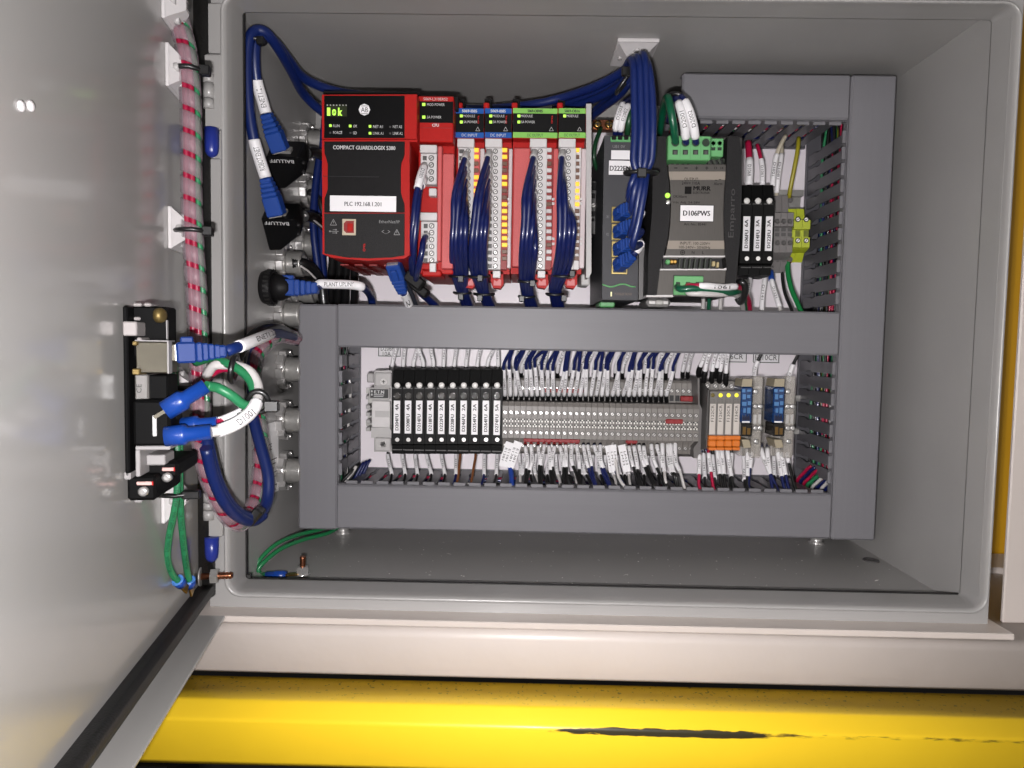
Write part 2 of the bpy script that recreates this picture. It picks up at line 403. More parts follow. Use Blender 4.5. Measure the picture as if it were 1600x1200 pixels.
# rating label stuck on the inner side wall
def wallp(px, py, X=XL+.0006): return atx(px, py, X)
lb = MB(); a, b, c, d_ = wallp(400,668), wallp(435,651), wallp(437,762), wallp(402,786)
y0, y1, z0, z1 = a.y, b.y, d_.z, a.z
lb.add([(XL+.0006,y0,z1),(XL+.0006,y1,z1),(XL+.0006,y1,z0),(XL+.0006,y0,z0)], [(0,1,2,3)])
rl = obj('rating_label', lb, mat('silver_label', (226,224,223), .5, k=.95), enc)
tx = MB(); EY = Vector((0,1,0)); cz = z1-.010; cy = (y0+y1)/2
put_text(tx, 'CE', (XL+.0008, cy+.004, cz-.008), EY, EZ, .008, .005)
put_text(tx, 'SPACEAGE', (XL+.0008, cy+.002, cz), EY, EZ, .018, .003) if False else None
for k in range(9):
    zz = cz-.018-.0034*k; tx.add([(XL+.0008,y0+.006,zz),(XL+.0008,y1-.004-.003*(k%3),zz),(XL+.0008,y1-.004-.003*(k%3),zz-.0007),(XL+.0008,y0+.006,zz-.0007)], [(0,1,2,3)])
obj('lettering', tx, ink, rl)

# bolts that carry the mounting panel, a hole plug, and the earth stud on the floor
for px, py in ((536, 829), (1275, 849)):
    p = atz(px, py, ZF); p.y = max(p.y, .13)
    b = MB(); zb = at(px, py, .17).z
    b.lathe((at(px,py,.165).x, .165, ZF), (0,0,1), [(0,.0065),(.0015,.0065),(.0015,.005),(.006,.0048),(.006,.009),(.0075,.009),(.0075,.004),(.012,.004)], 16)
    obj('mounting_bolt', b, steel, enc)
p = atz(1361, 876, ZF); b = MB(); b.lathe(p, (0,0,1), [(0,.0062),(.001,.0058),(.0012,.0034),(.0005,.0030),(.0005,.0005)], 20); obj('hole_plug', b, dgrey, enc)
p = atz(473, 900, ZF+.0005)
b = MB(); b.lathe(p, (0,0,1), [(0,.0022)]+[(.001+.0011*k, .0022 if k % 2 else .0018) for k in range(13)], 10); stud = obj('earth_stud', b, copper, enc)
b = MB(); b.lathe(p+EZ*.0012, (0,0,1), [(0,.0052),(.001,.0052)], 16); b.lathe(p+EZ*.0022, (0,0,1), [(0,.0044),(.0042,.0044),(.0047,.0037)], 6, smooth=False); obj('nut', b, steel, stud)
p = D(*duz(322, 905, -.006), -.006)
pd = duz(310, 901, PW)
b = MB(); q = D(pd[0], pd[1], PW+.001)
b.lathe(q, DN, [(0,.0024)]+[(.006+.0011*k, .0024 if k % 2 else .0019) for k in range(12)]+[(.0195,.0015)], 10); ds = obj('earth_stud', b, copper, door)
b = MB(); b.lathe(q+DN*.0065, DN, [(0,.0048),(.0040,.0048),(.0044,.004)], 6, smooth=False); b.lathe(q, DN, [(0,.006),(.001,.006)], 14); obj('nut', b, galv, ds)

# swarf and dust on the cabinet floor
db = MB()
for _ in range(190):
    px, py = random.uniform(400, 1440), random.uniform(836, 915)
    p = atz(px, py, ZF+.0002)
    if p.y > .19 or p.x > .23: continue
    a = random.uniform(0, 6.28); l = random.choice((.0003,.0004,.0006,.0008,.0013)) * (2.4 if random.random() < .08 else 1)
    v = Vector((math.cos(a), math.sin(a), 0))*l; n_ = Vector((-math.sin(a), math.cos(a), .3))*random.uniform(.0002,.0008)
    db.add([p-v, p+n_, p+v, p-n_+EZ*.0002], [(0,1,2,3)])
o = obj('swarf', db, mat('pale_chips', (240,238,234), .4, k=1.0), None); tag(o, 'pale metal chips and dust scattered on the dark cabinet floor', 'chips'); o['kind'] = 'stuff'

# ================================================================ machine frame under and beside the cabinet
zp = at(800, 973, -.010).z; zp1 = at(800, 983, -.010).z
zb = at(800, 1062, -.012).z
fr = thing('machine_frame', 'beige painted steel beam and post that carry the cabinet', 'machine frame', (0, .05, zb))
obj('ledge_plate', MB().box(-.30, at(1586, 995, -.010).x, -.010, .24, zp1, zp, .0006), beige, fr)
pr = [(-.012+.0075, zp1-.0004)]
r = .0060; zt_ = zp1-.0004
prof = [(.2, zt_)] + [(-.012+r-r*math.sin(math.radians(a)), zt_-r+r*math.cos(math.radians(a))) for a in range(0, 91, 15)] + [(-.012, zb+.002), (-.0105, zb), (.2, zb)]
obj('beam', MB().prism(prof, -.45, .40, 'x', True), beige, fr)
Yp = .018; x0 = at(1571, 900, Yp).x
obj('post', MB().box(x0, x0+.06, Yp, Yp+.003, zt_, .5, .0008), beige, fr)
obj('rear_beam', MB().box(.2445, .40, .12, .16, zp, at(1560, 916, .12).z, .001), beige, fr)
# yellow guard beam
ym = mat('yellow_paint', (243,202,40), .42, k=1.0, noise=.03, nscale=8, bump=.25, bscale=70, coat=.15, crough=.2)
nt = ym.node_tree; bs = nt.nodes['Principled BSDF']
tc = nt.nodes.new('ShaderNodeTexCoord'); sp = nt.nodes.new('ShaderNodeSeparateXYZ'); nt.links.new(tc.outputs['Object'], sp.inputs[0])
mp = nt.nodes.new('ShaderNodeMapping'); mp.inputs['Scale'].default_value = (55, 60, 330); nt.links.new(tc.outputs['Object'], mp.inputs[0])
nz = nt.nodes.new('ShaderNodeTexNoise'); nz.inputs['Scale'].default_value = 1.6; nz.inputs['Detail'].default_value = 6; nt.links.new(mp.outputs[0], nz.inputs[0])
def mrange(src, a, b, c, d):
    m = nt.nodes.new('ShaderNodeMapRange'); m.interpolation_type = 'SMOOTHSTEP'
    for i, v in enumerate((a,b,c,d)): m.inputs[i+1].default_value = v
    nt.links.new(src, m.inputs[0]); return m.outputs[0]
def mul(a, b):
    m = nt.nodes.new('ShaderNodeMath'); m.operation = 'MULTIPLY'; nt.links.new(a, m.inputs[0]); nt.links.new(b, m.inputs[1]); return m.outputs[0]
pA_, pB_, pC_ = at(800,1067,-.0115), at(800,1103,-.037), at(800,1136,-.046)
ZY = pB_.z; YS = at(1000,1142,-.046).z
yb = MB(); zlow = at(330, 1199, -.046).z
def fil(p, q, r_, n=4):                                        # rounded fold between three profile points
    return [((1-s_)**2*p[0]+2*s_*(1-s_)*q[0]+s_*s_*r_[0], (1-s_)**2*p[1]+2*s_*(1-s_)*q[1]+s_*s_*r_[1]) for s_ in [i/n for i in range(n+1)]]
A_, B_, C_ = (pA_.y, pA_.z), (pB_.y, pB_.z), (pC_.y, pC_.z); F_ = (pC_.y, zlow+.004)
def toward(p, q, d): L_ = math.hypot(q[0]-p[0], q[1]-p[1]); return (p[0]+(q[0]-p[0])*d/L_, p[1]+(q[1]-p[1])*d/L_)
prof = [(A_[0], A_[1])] + fil(toward(B_,A_,.0014), B_, toward(B_,C_,.0014)) + fil(toward(C_,B_,.0016), C_, toward(C_,F_,.0016)) + [F_, (pC_.y+.003, zlow), (A_[0], zlow)]
yb.prism(prof, -.45, .40, 'x', True)
yo = obj('yellow_guard_beam', yb, ym, None); tag(yo, 'yellow painted guard beam with a dark scuff along its edge', 'beam')
off = WLOC['yellow_guard_beam']
band = mul(mrange(sp.outputs['Z'], YS-off.z-.0052, YS-off.z-.0010, 0, 1), mrange(sp.outputs['Z'], YS-off.z-.0004, YS-off.z+.0024, 1, 0))
xm = mul(mrange(sp.outputs['X'], at(790,1140,-.046).x-off.x, at(960,1140,-.046).x-off.x, 0, 1), mrange(sp.outputs['X'], at(1130,1140,-.046).x-off.x, at(1240,1140,-.046).x-off.x, 1, 0.4))
sc_ = mrange(mul(mul(band, xm), nz.outputs['Fac']), .185, .29, 0, 1)
nd = nt.nodes.new('ShaderNodeTexNoise'); nd.inputs['Scale'].default_value = 420; nt.links.new(tc.outputs['Object'], nd.inputs[0])
dirt = mul(mrange(sp.outputs['Z'], ZY-off.z-.0002, ZY-off.z+.0006, 0, 1), mrange(nd.outputs['Fac'], .62, .70, 0, .6))
ad = nt.nodes.new('ShaderNodeMath'); ad.operation = 'MAXIMUM'; nt.links.new(sc_, ad.inputs[0]); nt.links.new(dirt, ad.inputs[1])
mxc = nt.nodes.new('ShaderNodeMix'); mxc.data_type = 'RGBA'; nt.links.new(ad.outputs[0], mxc.inputs[0])
prev = bs.inputs['Base Color'].links[0].from_socket; nt.links.new(prev, mxc.inputs[6]); mxc.inputs[7].default_value = (.035,.028,.012,1)
nt.links.new(mxc.outputs[2], bs.inputs['Base Color'])
yp = MB(); Yq = .165
yp.box(.246, .55, Yq, Yq+.02, at(1560, 916, Yq).z, .6, .001)
o = obj('yellow_panel', yp, mat('yellow_panel_paint', (226,168,20), .4, noise=.04, nscale=20), None); tag(o, 'yellow painted panel seen through the gap beside the cabinet', 'panel')
o = obj('floor', MB().box(-1.2, 1.2, -.7, 1.4, -.52, -.50), mat('dark_floor', (52,50,48), .6, noise=.2, nscale=30, bump=.2, bscale=90), None); o['kind'] = 'structure'; o['label'] = 'dark shop floor below the yellow beam'
fb = MB(); q0 = at(232, 1194, -.05); fb.box(q0.x-.03, q0.x+.012, -.05, -.01, -.5, zlow-.0003, .004)
o = obj('support_leg', fb, gloss, None); tag(o, 'black support leg under the end of the yellow beam', 'leg')

# ================================================================ white mounting panel, duct frame
PY = .190
panel = obj('mounting_panel', MB().box(at(498,500,PY).x, .2125, PY, PY+.0025, at(800,822,PY).z, at(950,207,PY).z, .0005), white, enc)
panel.parent = enc
def sticker(x0, y0, x1, y1, lines, Y, parent, frame=True, h=.3):
    o = obj('name_plate', MB().pbox(x0, y0, x1, y1, Y-.0004, Y, 0), wht, parent)
    t = MB()
    if frame:
        for a in ((x0+1,y0+1,x1-1,y0+2.2),(x0+1,y1-2.2,x1-1,y1-1),(x0+1,y0+2.2,x0+2.2,y1-2.2),(x1-2.2,y0+2.2,x1-1,y1-2.2)): t.pbox(*a, Y-.0006, Y-.0004)
    for s, cx, cy, wd_, hg in lines: ptext(t, s, cx, cy, wd_, hg, Y-.0007)
    obj('lettering', t, ink, o); return o
sticker(590, 530, 627, 558, [('D206PD', 608, 544.5, 26, 7.5), ('10A  P', 609, 553, 22, 7)], PY, panel)
sticker(1118, 536, 1168, 567, [('F206CR', 1143, 557, 36, 8)], PY, panel); sticker(1176, 536, 1219, 568, [('F210CR', 1197, 558.5, 34, 8.5)], PY, panel)

YC = .108
FT, FW, PITCH = .0014, .0091, .0122
_FM = {}
def finger_mesh(axis, sg, tip=True):
    key = (axis, sg, tip)
    if key not in _FM:
        h = FW/2; o = [(-h,YC+.0046),(h,YC+.0046),(h,.160),(h-.0012,.163),(h-.0012,.168),(h,.171),(h,.1862),(-h,.1862),(-h,.171),(-h+.0012,.168),(-h+.0012,.163),(-h,.160)]
        m = MB(); a, b = sorted((-FT/2*sg, FT/2*sg)); c, d = sorted((FT/2*sg, (FT/2+.0040)*sg))      # plate, then the turned-out tip
        if axis == 'x': 
            m.prism(o, a, b, 'z'); m.cur = 1
            if tip: m.box(-h, h, YC+.0046, YC+.0064, c, d)
        else: m.add([(q, y, x) for q in (a,b) for x, y in o], [tuple(range(12)), tuple(range(23,11,-1))] + [(i,(i+1)%12,12+(i+1)%12,12+i) for i in range(12)]); m.cur = 1; m.box(c, d, YC+.0046, YC+.0064, -h, h)
        _FM[key] = mesh_of('finger', m, [ductd, ductg])  # shaded copy on the plate, lit copy on the tip
    return _FM[key]
def fingers(parent, axis, fixed, t0, t1, sg, tip=True):
    me = finger_mesh(axis, sg, tip); n = int((t1-t0)/PITCH); st = t0 + ((t1-t0)-n*PITCH)/2 + PITCH/2; P = wloc(parent)
    for i in range(n):
        q = st+i*PITCH
        piece('finger', me, parent, (Vector((q,0,fixed)) if axis == 'x' else Vector((fixed,0,q))) - P)
def duct(label, X0, X1, Z0, Z1, runs):
    t = thing('wiring_duct', label, 'cable duct', ((X0+X1)/2, .19, (Z0+Z1)/2), 'slotted grey wiring ducts')
    b = MB(); hz = X1-X0 > Z1-Z0
    b.box(X0, X1, .1865, .1898, Z0, Z1)
    if hz: b.box(X0, X1, YC+.005, .1865, Z0, Z0+.0003) if not any(r[1] < (Z0+Z1)/2 for r in runs) else None
    else: b.box(X1-.0003, X1, YC+.005, .1865, Z0, Z1) if runs[0][1] < (X0+X1)/2 else b.box(X0, X0+.0003, YC+.005, .1865, Z0, Z1)
    obj('base', b, ductd, t)
    c = MB(); c.box(X0-.0008, X1+.0008, YC-.0012, YC+.0035, Z0-.0008, Z1+.0008, .0014)
    if hz: c.box(X0-.0006, X1+.0006, YC+.0035, YC+.0095, Z0-.0008, Z0+.0004); c.box(X0-.0006, X1+.0006, YC+.0035, YC+.0095, Z1-.0004, Z1+.0008)
    else: c.box(X0-.0008, X0+.0004, YC+.0035, YC+.0095, Z0-.0006, Z1+.0006); c.box(X1-.0004, X1+.0008, YC+.0035, YC+.0095, Z0-.0006, Z1+.0006)
    obj('cover', c, ductg if hz else ductv, t)
    for ax, fx, a, b_ in runs: fingers(t, ax, fx, a, b_, 1 if (fx > (Z0+Z1)/2 if ax == 'x' else fx > (X0+X1)/2) else -1, len(runs) == 1 or not hz)
    return t
RX0, RX1, LX0, LX1 = .1893, .2214, -.2272, -.1982
MZ0, MZ1, BZ0, BZ1, TZ0, TZ1 = -.0281, .0036, -.1705, -.1372, .1490, .1805
duct('vertical grey wiring duct along the right of the panel, beside the bare cabinet wall', RX0, RX1, -.1712, TZ1, [('z', RX0+.0016, -.135, MZ0), ('z', RX0+.0016, MZ1, TZ0)])
TX0 = at(1067, 150, YC).x
duct('short grey wiring duct at the top above the power supply', TX0, RX0-.002, TZ0, TZ1, [('x', TZ0+.0016, TX0, RX0-.002)])
duct('grey wiring duct running between the controller row and the terminal row', LX1+.001, RX0-.002, MZ0, MZ1, [('x', MZ0+.0016, LX1, RX0), ('x', MZ1-.0016, LX1, RX0)])
duct('grey wiring duct along the bottom below the terminal row', LX1+.001, RX0-.002, BZ0, BZ1, [('x', BZ1-.0016, LX1, RX0)])
duct('vertical grey wiring duct beside the row of conduit nuts', LX0, LX1, -.1715, at(497,477,YC).z, [('z', LX1-.0016, -.137, MZ0)])

# loose wires lying inside the ducts, seen through the slots
wcol = [wblue, wblk, wwht, wred, wgrn, wyel, wblue, wblk, wred, wblk, wblue, wblk, wgrn, wblk]
def duct_wires(label, axis, t0, t1, fixed, count, ys=(.118,.172), seed=1):
    rnd = random.Random(seed); m = MB()
    for k in range(count):
        m.cur = rnd.randrange(len(wcol)); f0 = fixed + rnd.uniform(-.0055, .0055); y0 = ys[0]+(ys[1]-ys[0])*(k+.5)/count
        pts = []
        for i in range(9):
            t = t0+(t1-t0)*i/8; f = f0+rnd.uniform(-.0022,.0022); y = y0+rnd.uniform(-.004,.004)
            pts.append((t,y,f) if axis == 'x' else (f,y,t))
        m.tube(smooth_path(pts, 3), .0012, 6)
    o = obj('wire_fill', m, wcol, None); tag(o, label, 'wires'); o['kind'] = 'stuff'
duct_wires('coloured wires inside the vertical duct beside the fuses and earth terminals', 'z', -.165, .175, RX0+.0095, 44, seed=3)
duct_wires('coloured wires inside the top duct', 'x', TX0+.003, RX0-.004, TZ0+.0095, 30, seed=4)
duct_wires('coloured wires inside the bottom duct', 'x', LX1+.004, RX0-.004, BZ1-.0095, 44, seed=5)
duct_wires('coloured wires inside the vertical duct by the conduit nuts', 'z', -.165, -.002, LX1-.0085, 44, seed=6)
duct_wires('coloured wires inside the duct between the two rows', 'x', LX1+.004, RX0-.004, (MZ0+MZ1)/2, 10, seed=8)
# crossing wires in the lower corners of the terminal field
for seed, pts, cols in ((1, [((1245,745),(1302,735)), ((1252,752),(1308,745)), ((1262,757),(1310,755))], None),):
    pass
# DIN rails
def rail(y0, y1, x0, x1, label):
    Y = PY-.0075; m = MB()
    X0, X1, Z0, Z1 = rect(x0, y0, x1, y1, Y); h = Z1-Z0
    m.box(X0, X1, Y, Y+.001, Z1-.004, Z1); m.box(X0, X1, Y, Y+.001, Z0, Z0+.004)
    m.box(X0, X1, Y, PY-.0012, Z1-.005, Z1-.004); m.box(X0, X1, Y, PY-.0012, Z0+.004, Z0+.005); m.box(X0, X1, PY-.0012, PY-.0003, Z0+.004, Z1-.004)
    o = obj('din_rail', m, galv, None); tag(o, label, 'mounting rail', 'steel mounting rails')
rail(292, 352, 515, 1255, 'steel mounting rail behind the controller and power supply'); rail(612, 672, 572, 1250, 'steel mounting rail behind the fuses and terminal blocks')

# ================================================================ controller row
def P3(x, y, Y): return at(x, y, Y)
def disc(mb, cx, cy, rpx, Y, depth=.0006, n=14):
    p = at(cx, cy, Y); r = rpx/ppm(Y); mb.cyl((p.x, Y-depth, p.z), (p.x, Y, p.z), r, n=n)
def screw_mesh(mb, cx, cy, rpx, Y):                            # recessed clamp screw: collar, head and slot
    p = at(cx, cy, Y); r = rpx/ppm(Y)
    mb.cur = 1; mb.lathe((p.x, Y-.0003, p.z), (0,-1,0), [(0,r),(.0002,r),(.0002,r*.8),(-.0001,r*.75)], 12)
    mb.cur = 0; mb.cyl((p.x, Y-.0007, p.z), (p.x, Y, p.z), r*.68, n=10)
    mb.cur = 1; a = random.uniform(.3, 1.2); d = Vector((math.cos(a),0,math.sin(a))); c = Vector((p.x, Y-.0008, p.z)); s_ = Vector((-d.z,0,d.x))
    mb.add([c+d*r*.6+s_*r*.13, c+d*r*.6-s_*r*.13, c-d*r*.6-s_*r*.13, c-d*r*.6+s_*r*.13], [(0,1,2,3)]); mb.cur = 0

Yp = .055
plc = thing('programmable_controller', 'red and black safety controller with an IP address label and green status lights', 'controller', at(578, 405, Yp))
body = MB(); body.pprism([(503,148),(652,148),(652,222),(640,222),(640,398),(632,404),(575,407),(520,403),(504,397)], Yp+.002, .172)
obj('body', body, red, plc)
f = MB(); f.pprism([(503,148),(651,147.5),(651,217),(503,217)], Yp, Yp+.006)
obj('upper_bezel', f, red, plc)
f = MB(); f.pprism([(503,219),(640,219),(640,398),(632,404),(575,407.5),(520,403),(504,397)], Yp+.0004, Yp+.006)
obj('lower_bezel', f, red, plc)
f = MB(); f.pprism([(506.5,149.5),(632,149.5),(632,215.5),(506.5,215.5)], Yp-.0006, Yp+.001); up = obj('display_panel', f, gloss, plc)
curve = [(506.5,221),(632,221),(632,240),(630,247),(627,254),(626,262),(626,300),(628,308),(631.5,317),(632,332),(506.5,332),(507,310),(510,302),(512,296),(512,256),(509.5,247),(507,239)]
f = MB(); f.pprism(curve, Yp-.0007, Yp+.001); lowp = obj('front_cover', f, blk, plc)
f = MB(); f.pprism([(506.5,333.5),(632,333.5),(631.5,399),(612,402),(575,403.5),(540,402),(507,396)], Yp-.0007, Yp+.001); bot = obj('port_panel', f, blkt, plc)
# display: four lit characters
f = MB(); f.pbox(510, 163, 542, 182, Yp-.0009, Yp-.0006); dsp = obj('display', f, mat('display_glass', (52,58,40), .2), plc)
t = MB(); ptext(t, '1', 513.5, 174.5, 4, 12, Yp-.0011, bold=.5); ptext(t, 'o', 522, 175.5, 5, 9.5, Yp-.0011, bold=.7); ptext(t, 'k', 531.5, 174.5, 5.5, 12, Yp-.0011, bold=.6)
obj('lit_character', t, grnled, dsp)
t = MB()
for k in range(7): disc(t, 511.5+4.9*k, 164.5, 1.1, Yp-.0009, .0003, 6)
obj('contact_dot', t, lgrey, dsp)
# round maker's badge
f = MB(); p = at(569.5, 171.5, Yp-.0006); r = 8.8/ppm(Yp)
f.cyl((p.x, p.y-.0004, p.z), (p.x, p.y, p.z), r, n=8, smooth=False); lg = obj('badge', f, wht, plc)
t = MB(); ptext(t, 'AB', 569.5, 171.5, 11, 7.5, Yp-.0012); t.pbox(564,177.2,575,177.8,Yp-.0012,Yp-.0010); t.pbox(564,165.2,575,165.8,Yp-.0012,Yp-.0010); obj('lettering', t, ink, lg)
t = MB()
for s, x, y, w_ in (('RUN',525.5,196.5,10),('OK',555,197,6),('NET A1',590.5,197.8,15),('NET A2',621,198,14),('FORCE',527.5,207.2,14),('SD',554.5,207.7,6),('LINK A1',591,208.3,16),('LINK A2',621.5,208.3,15)):
    ptext(t, s, x, y, w_, 4.2, Yp-.0008)
obj('lettering', t, wink, up)
g = MB(); d_ = MB()
for x, y in ((516,196),(547,196.7),(578,197.2),(578,208)): g.pbox(x-2, y-2, x+2, y+2, Yp-.0012, Yp-.0006, .0002)
for x, y in ((516,207.3),(547.5,207.5),(609.5,198),(609.5,208.3)): d_.pbox(x-1.3, y-1.3, x+1.3, y+1.3, Yp-.0010, Yp-.0006)
obj('status_light', g, grnled, plc); obj('status_light', d_, dgrey, plc, 'unlit status light')
t = MB(); ptext(t, 'COMPACT GUARDLOGIX 5380', 569, 230.8, 96, 6, Yp-.0009, bold=.22); obj('lettering', t, wink, lowp)
t = MB(); t.pbox(505, 275.4, 592, 276.2, Yp-.0008, Yp-.0007); obj('seam', t, ink, lowp)
lb = MB(); lb.pbox(515.5, 306, 619, 330.5, Yp-.0010, Yp-.0007, 0); lbl = obj('address_label', lb, wht, plc)
t = MB(); ptext(t, 'PLC 192.168.1.201', 567, 318.8, 57, 6.4, Yp-.0012, bold=.18); obj('lettering', t, ink, lbl)
# USB socket
f = MB(); f.pbox(534.5, 342, 556, 367.5, Yp-.0012, Yp+.002, .0003); us = obj('usb_socket', f, mat('cream_metal', (214,200,176), .35), plc)
f = MB(); f.pprism([(537,349),(541,345),(553,345),(553,364),(541,364),(537,360)], Yp-.0014, Yp+.001); obj('opening', f, redd, us)
f = MB(); f.pbox(542.5, 349, 551, 361.5, Yp-.0019, Yp-.0013, .0003); obj('tongue', f, red, us)
t = MB()
def tri(cx, cy, s):
    for a, b in (((-1,.85),(0,-1)),((0,-1),(1,.85)),((1,.85),(-1,.85))):
        p, q = at(cx+a[0]*s, cy+a[1]*s, Yp-.0009), at(cx+b[0]*s, cy+b[1]*s, Yp-.0009); d = (q-p).normalized(); n_ = Vector((-d.z,0,d.x))*.00018
        t.add([p+n_, q+n_, q-n_, p-n_], [(0,1,2,3)])
    t.pbox(cx-.4, cy-2.5, cx+.4, cy+1.5, Yp-.0009, Yp-.0008)
tri(521, 347.5, 5); tri(620, 363, 4.5)
ptext(t, 'EtherNet/IP', 608.5, 346.5, 32, 4.6, Yp-.0009)
t.pbox(515,361,529,361.9,Yp-.0009,Yp-.0008); disc(t,515.5,361.4,1.4,Yp-.0008,.0001,8); t.pbox(520,358.5,525,359.3,Yp-.0009,Yp-.0008); t.pbox(519,363.6,525,364.4,Yp-.0009,Yp-.0008); t.pbox(524,358,526,360,Yp-.0009,Yp-.0008); disc(t,525.5,364,1.2,Yp-.0008,.0001,8)
ptext(t, '<...>', 603, 362.5, 13, 6, Yp-.0009)
obj('lettering', t, mat('grey_print', (150,150,150), .5), bot)
t = MB(); ptext(t, 'g', 569, 387, 4, 12, Yp-.0009); obj('lock_mark', t, red, bot)
# vents under the front
v_ = MB()
for k in range(4): v_.box(at(540+22*k,420,.09).x, at(552+22*k,420,.09).x, .075, .15, at(540,409,Yp).z-.0003, at(540,409,Yp).z+.0006)
obj('vent', v_, redd, plc)
# CPU side section
Yc = .068
f = MB(); f.pbox(653, 150, 708.5, 222, Yc, .17, .0006); obj('side_section', f, red, plc)
f = MB(); f.pbox(653, 222, 709, 428, Yc+.010, .17, .0006); obj('side_section', f, red, plc)
for b_ in ((690.5,240,708.5,420,Yc+.004),(683,228,690,408,Yc+.003)): obj('terminal_frame', MB().pbox(*b_, Yc+.012, .0006), mat('frosted_red_plastic', (214,92,92), .55, noise=.12, nscale=2500), plc)
f = MB(); f.pbox(653.5, 158.5, 708, 191.5, Yc-.0006, Yc+.001); hp = obj('display_panel', f, gloss, plc)
t = MB(); ptext(t, '5069-L310ERS2', 680.5, 154.8, 37, 4.2, Yc-.0003); ptext(t, 'CPU', 680.5, 195.6, 10, 4.6, Yc-.0003, bold=.3); ptext(t, 'MOD POWER', 681, 163.5, 27, 4, Yc-.0008); ptext(t, 'SA POWER', 678.5, 183, 22, 4, Yc-.0008); obj('lettering', t, wink, hp)
t = MB()
for y in (163, 182.8): t.pbox(659.5, y-2.4, 664.5, y+2.4, Yc-.0010, Yc-.0006, .0002)
obj('status_light', t, grnled, plc)
t = MB(); t.pbox(656, 199.4, 706, 200, Yc-.0003, Yc); obj('seam', t, redd, plc)
f = MB(); f.pbox(709, 151, 716, 172, Yc+.012, .16, .0004); f.pbox(505, 143, 655, 148, Yp+.03, .16); obj('cap_and_shadow_strip', f, blk, plc)  # side cap, plus a black strip put in as the shadow above the housing
scm = [steel, dgrey]
def terminal_strip(parent, x0, x1, yt, yb, sx, rows, Y, hx, step):
    m = MB(); m.pbox(x0, yt, x1, yt+12.5, Y-.0015, Y+.012, .0004); obj('strip_cap', m, pw, parent)
    m = MB(); m.pbox(x0+1, yt+14, x1, yb, Y, Y+.012, .0004); st = obj('terminal_strip', m, pw, parent)
    me = None
    for k in range(rows):
        m = MB(); y = yt+21+step*k; screw_mesh(m, sx, y, 4.3, Y); obj('screw', m, scm, st)
    m = MB()
    for k in range(rows):
        y = yt+21+step*k; m.pbox(hx-3, y-3.4, hx+3.2, y+3.4, Y-.0004, Y+.001)
    obj('wire_entry', m, dgrey, st)
    return st
terminal_strip(plc, 656, 682.5, 226, 288, 674, 4, Yc+.002, 663.5, 10.9)
f = MB(); f.pbox(670, 294, 682, 306, Yc+.003, Yc+.012, .0004); f.pbox(671, 411, 681, 425, Yc+.004, Yc+.012, .0004); obj('strip_latch', f, pw, plc)
terminal_strip(plc, 656.5, 683, 332, 409.5, 674.5, 6, Yc+.002, 665, 10.75)
f = MB(); f.pbox(656, 412, 684, 421, Yc+.008, Yc+.03, .0005); f.pbox(659, 422, 690, 432, Yc+.006, Yc+.03, .001); obj('release_lever', f, red, plc)

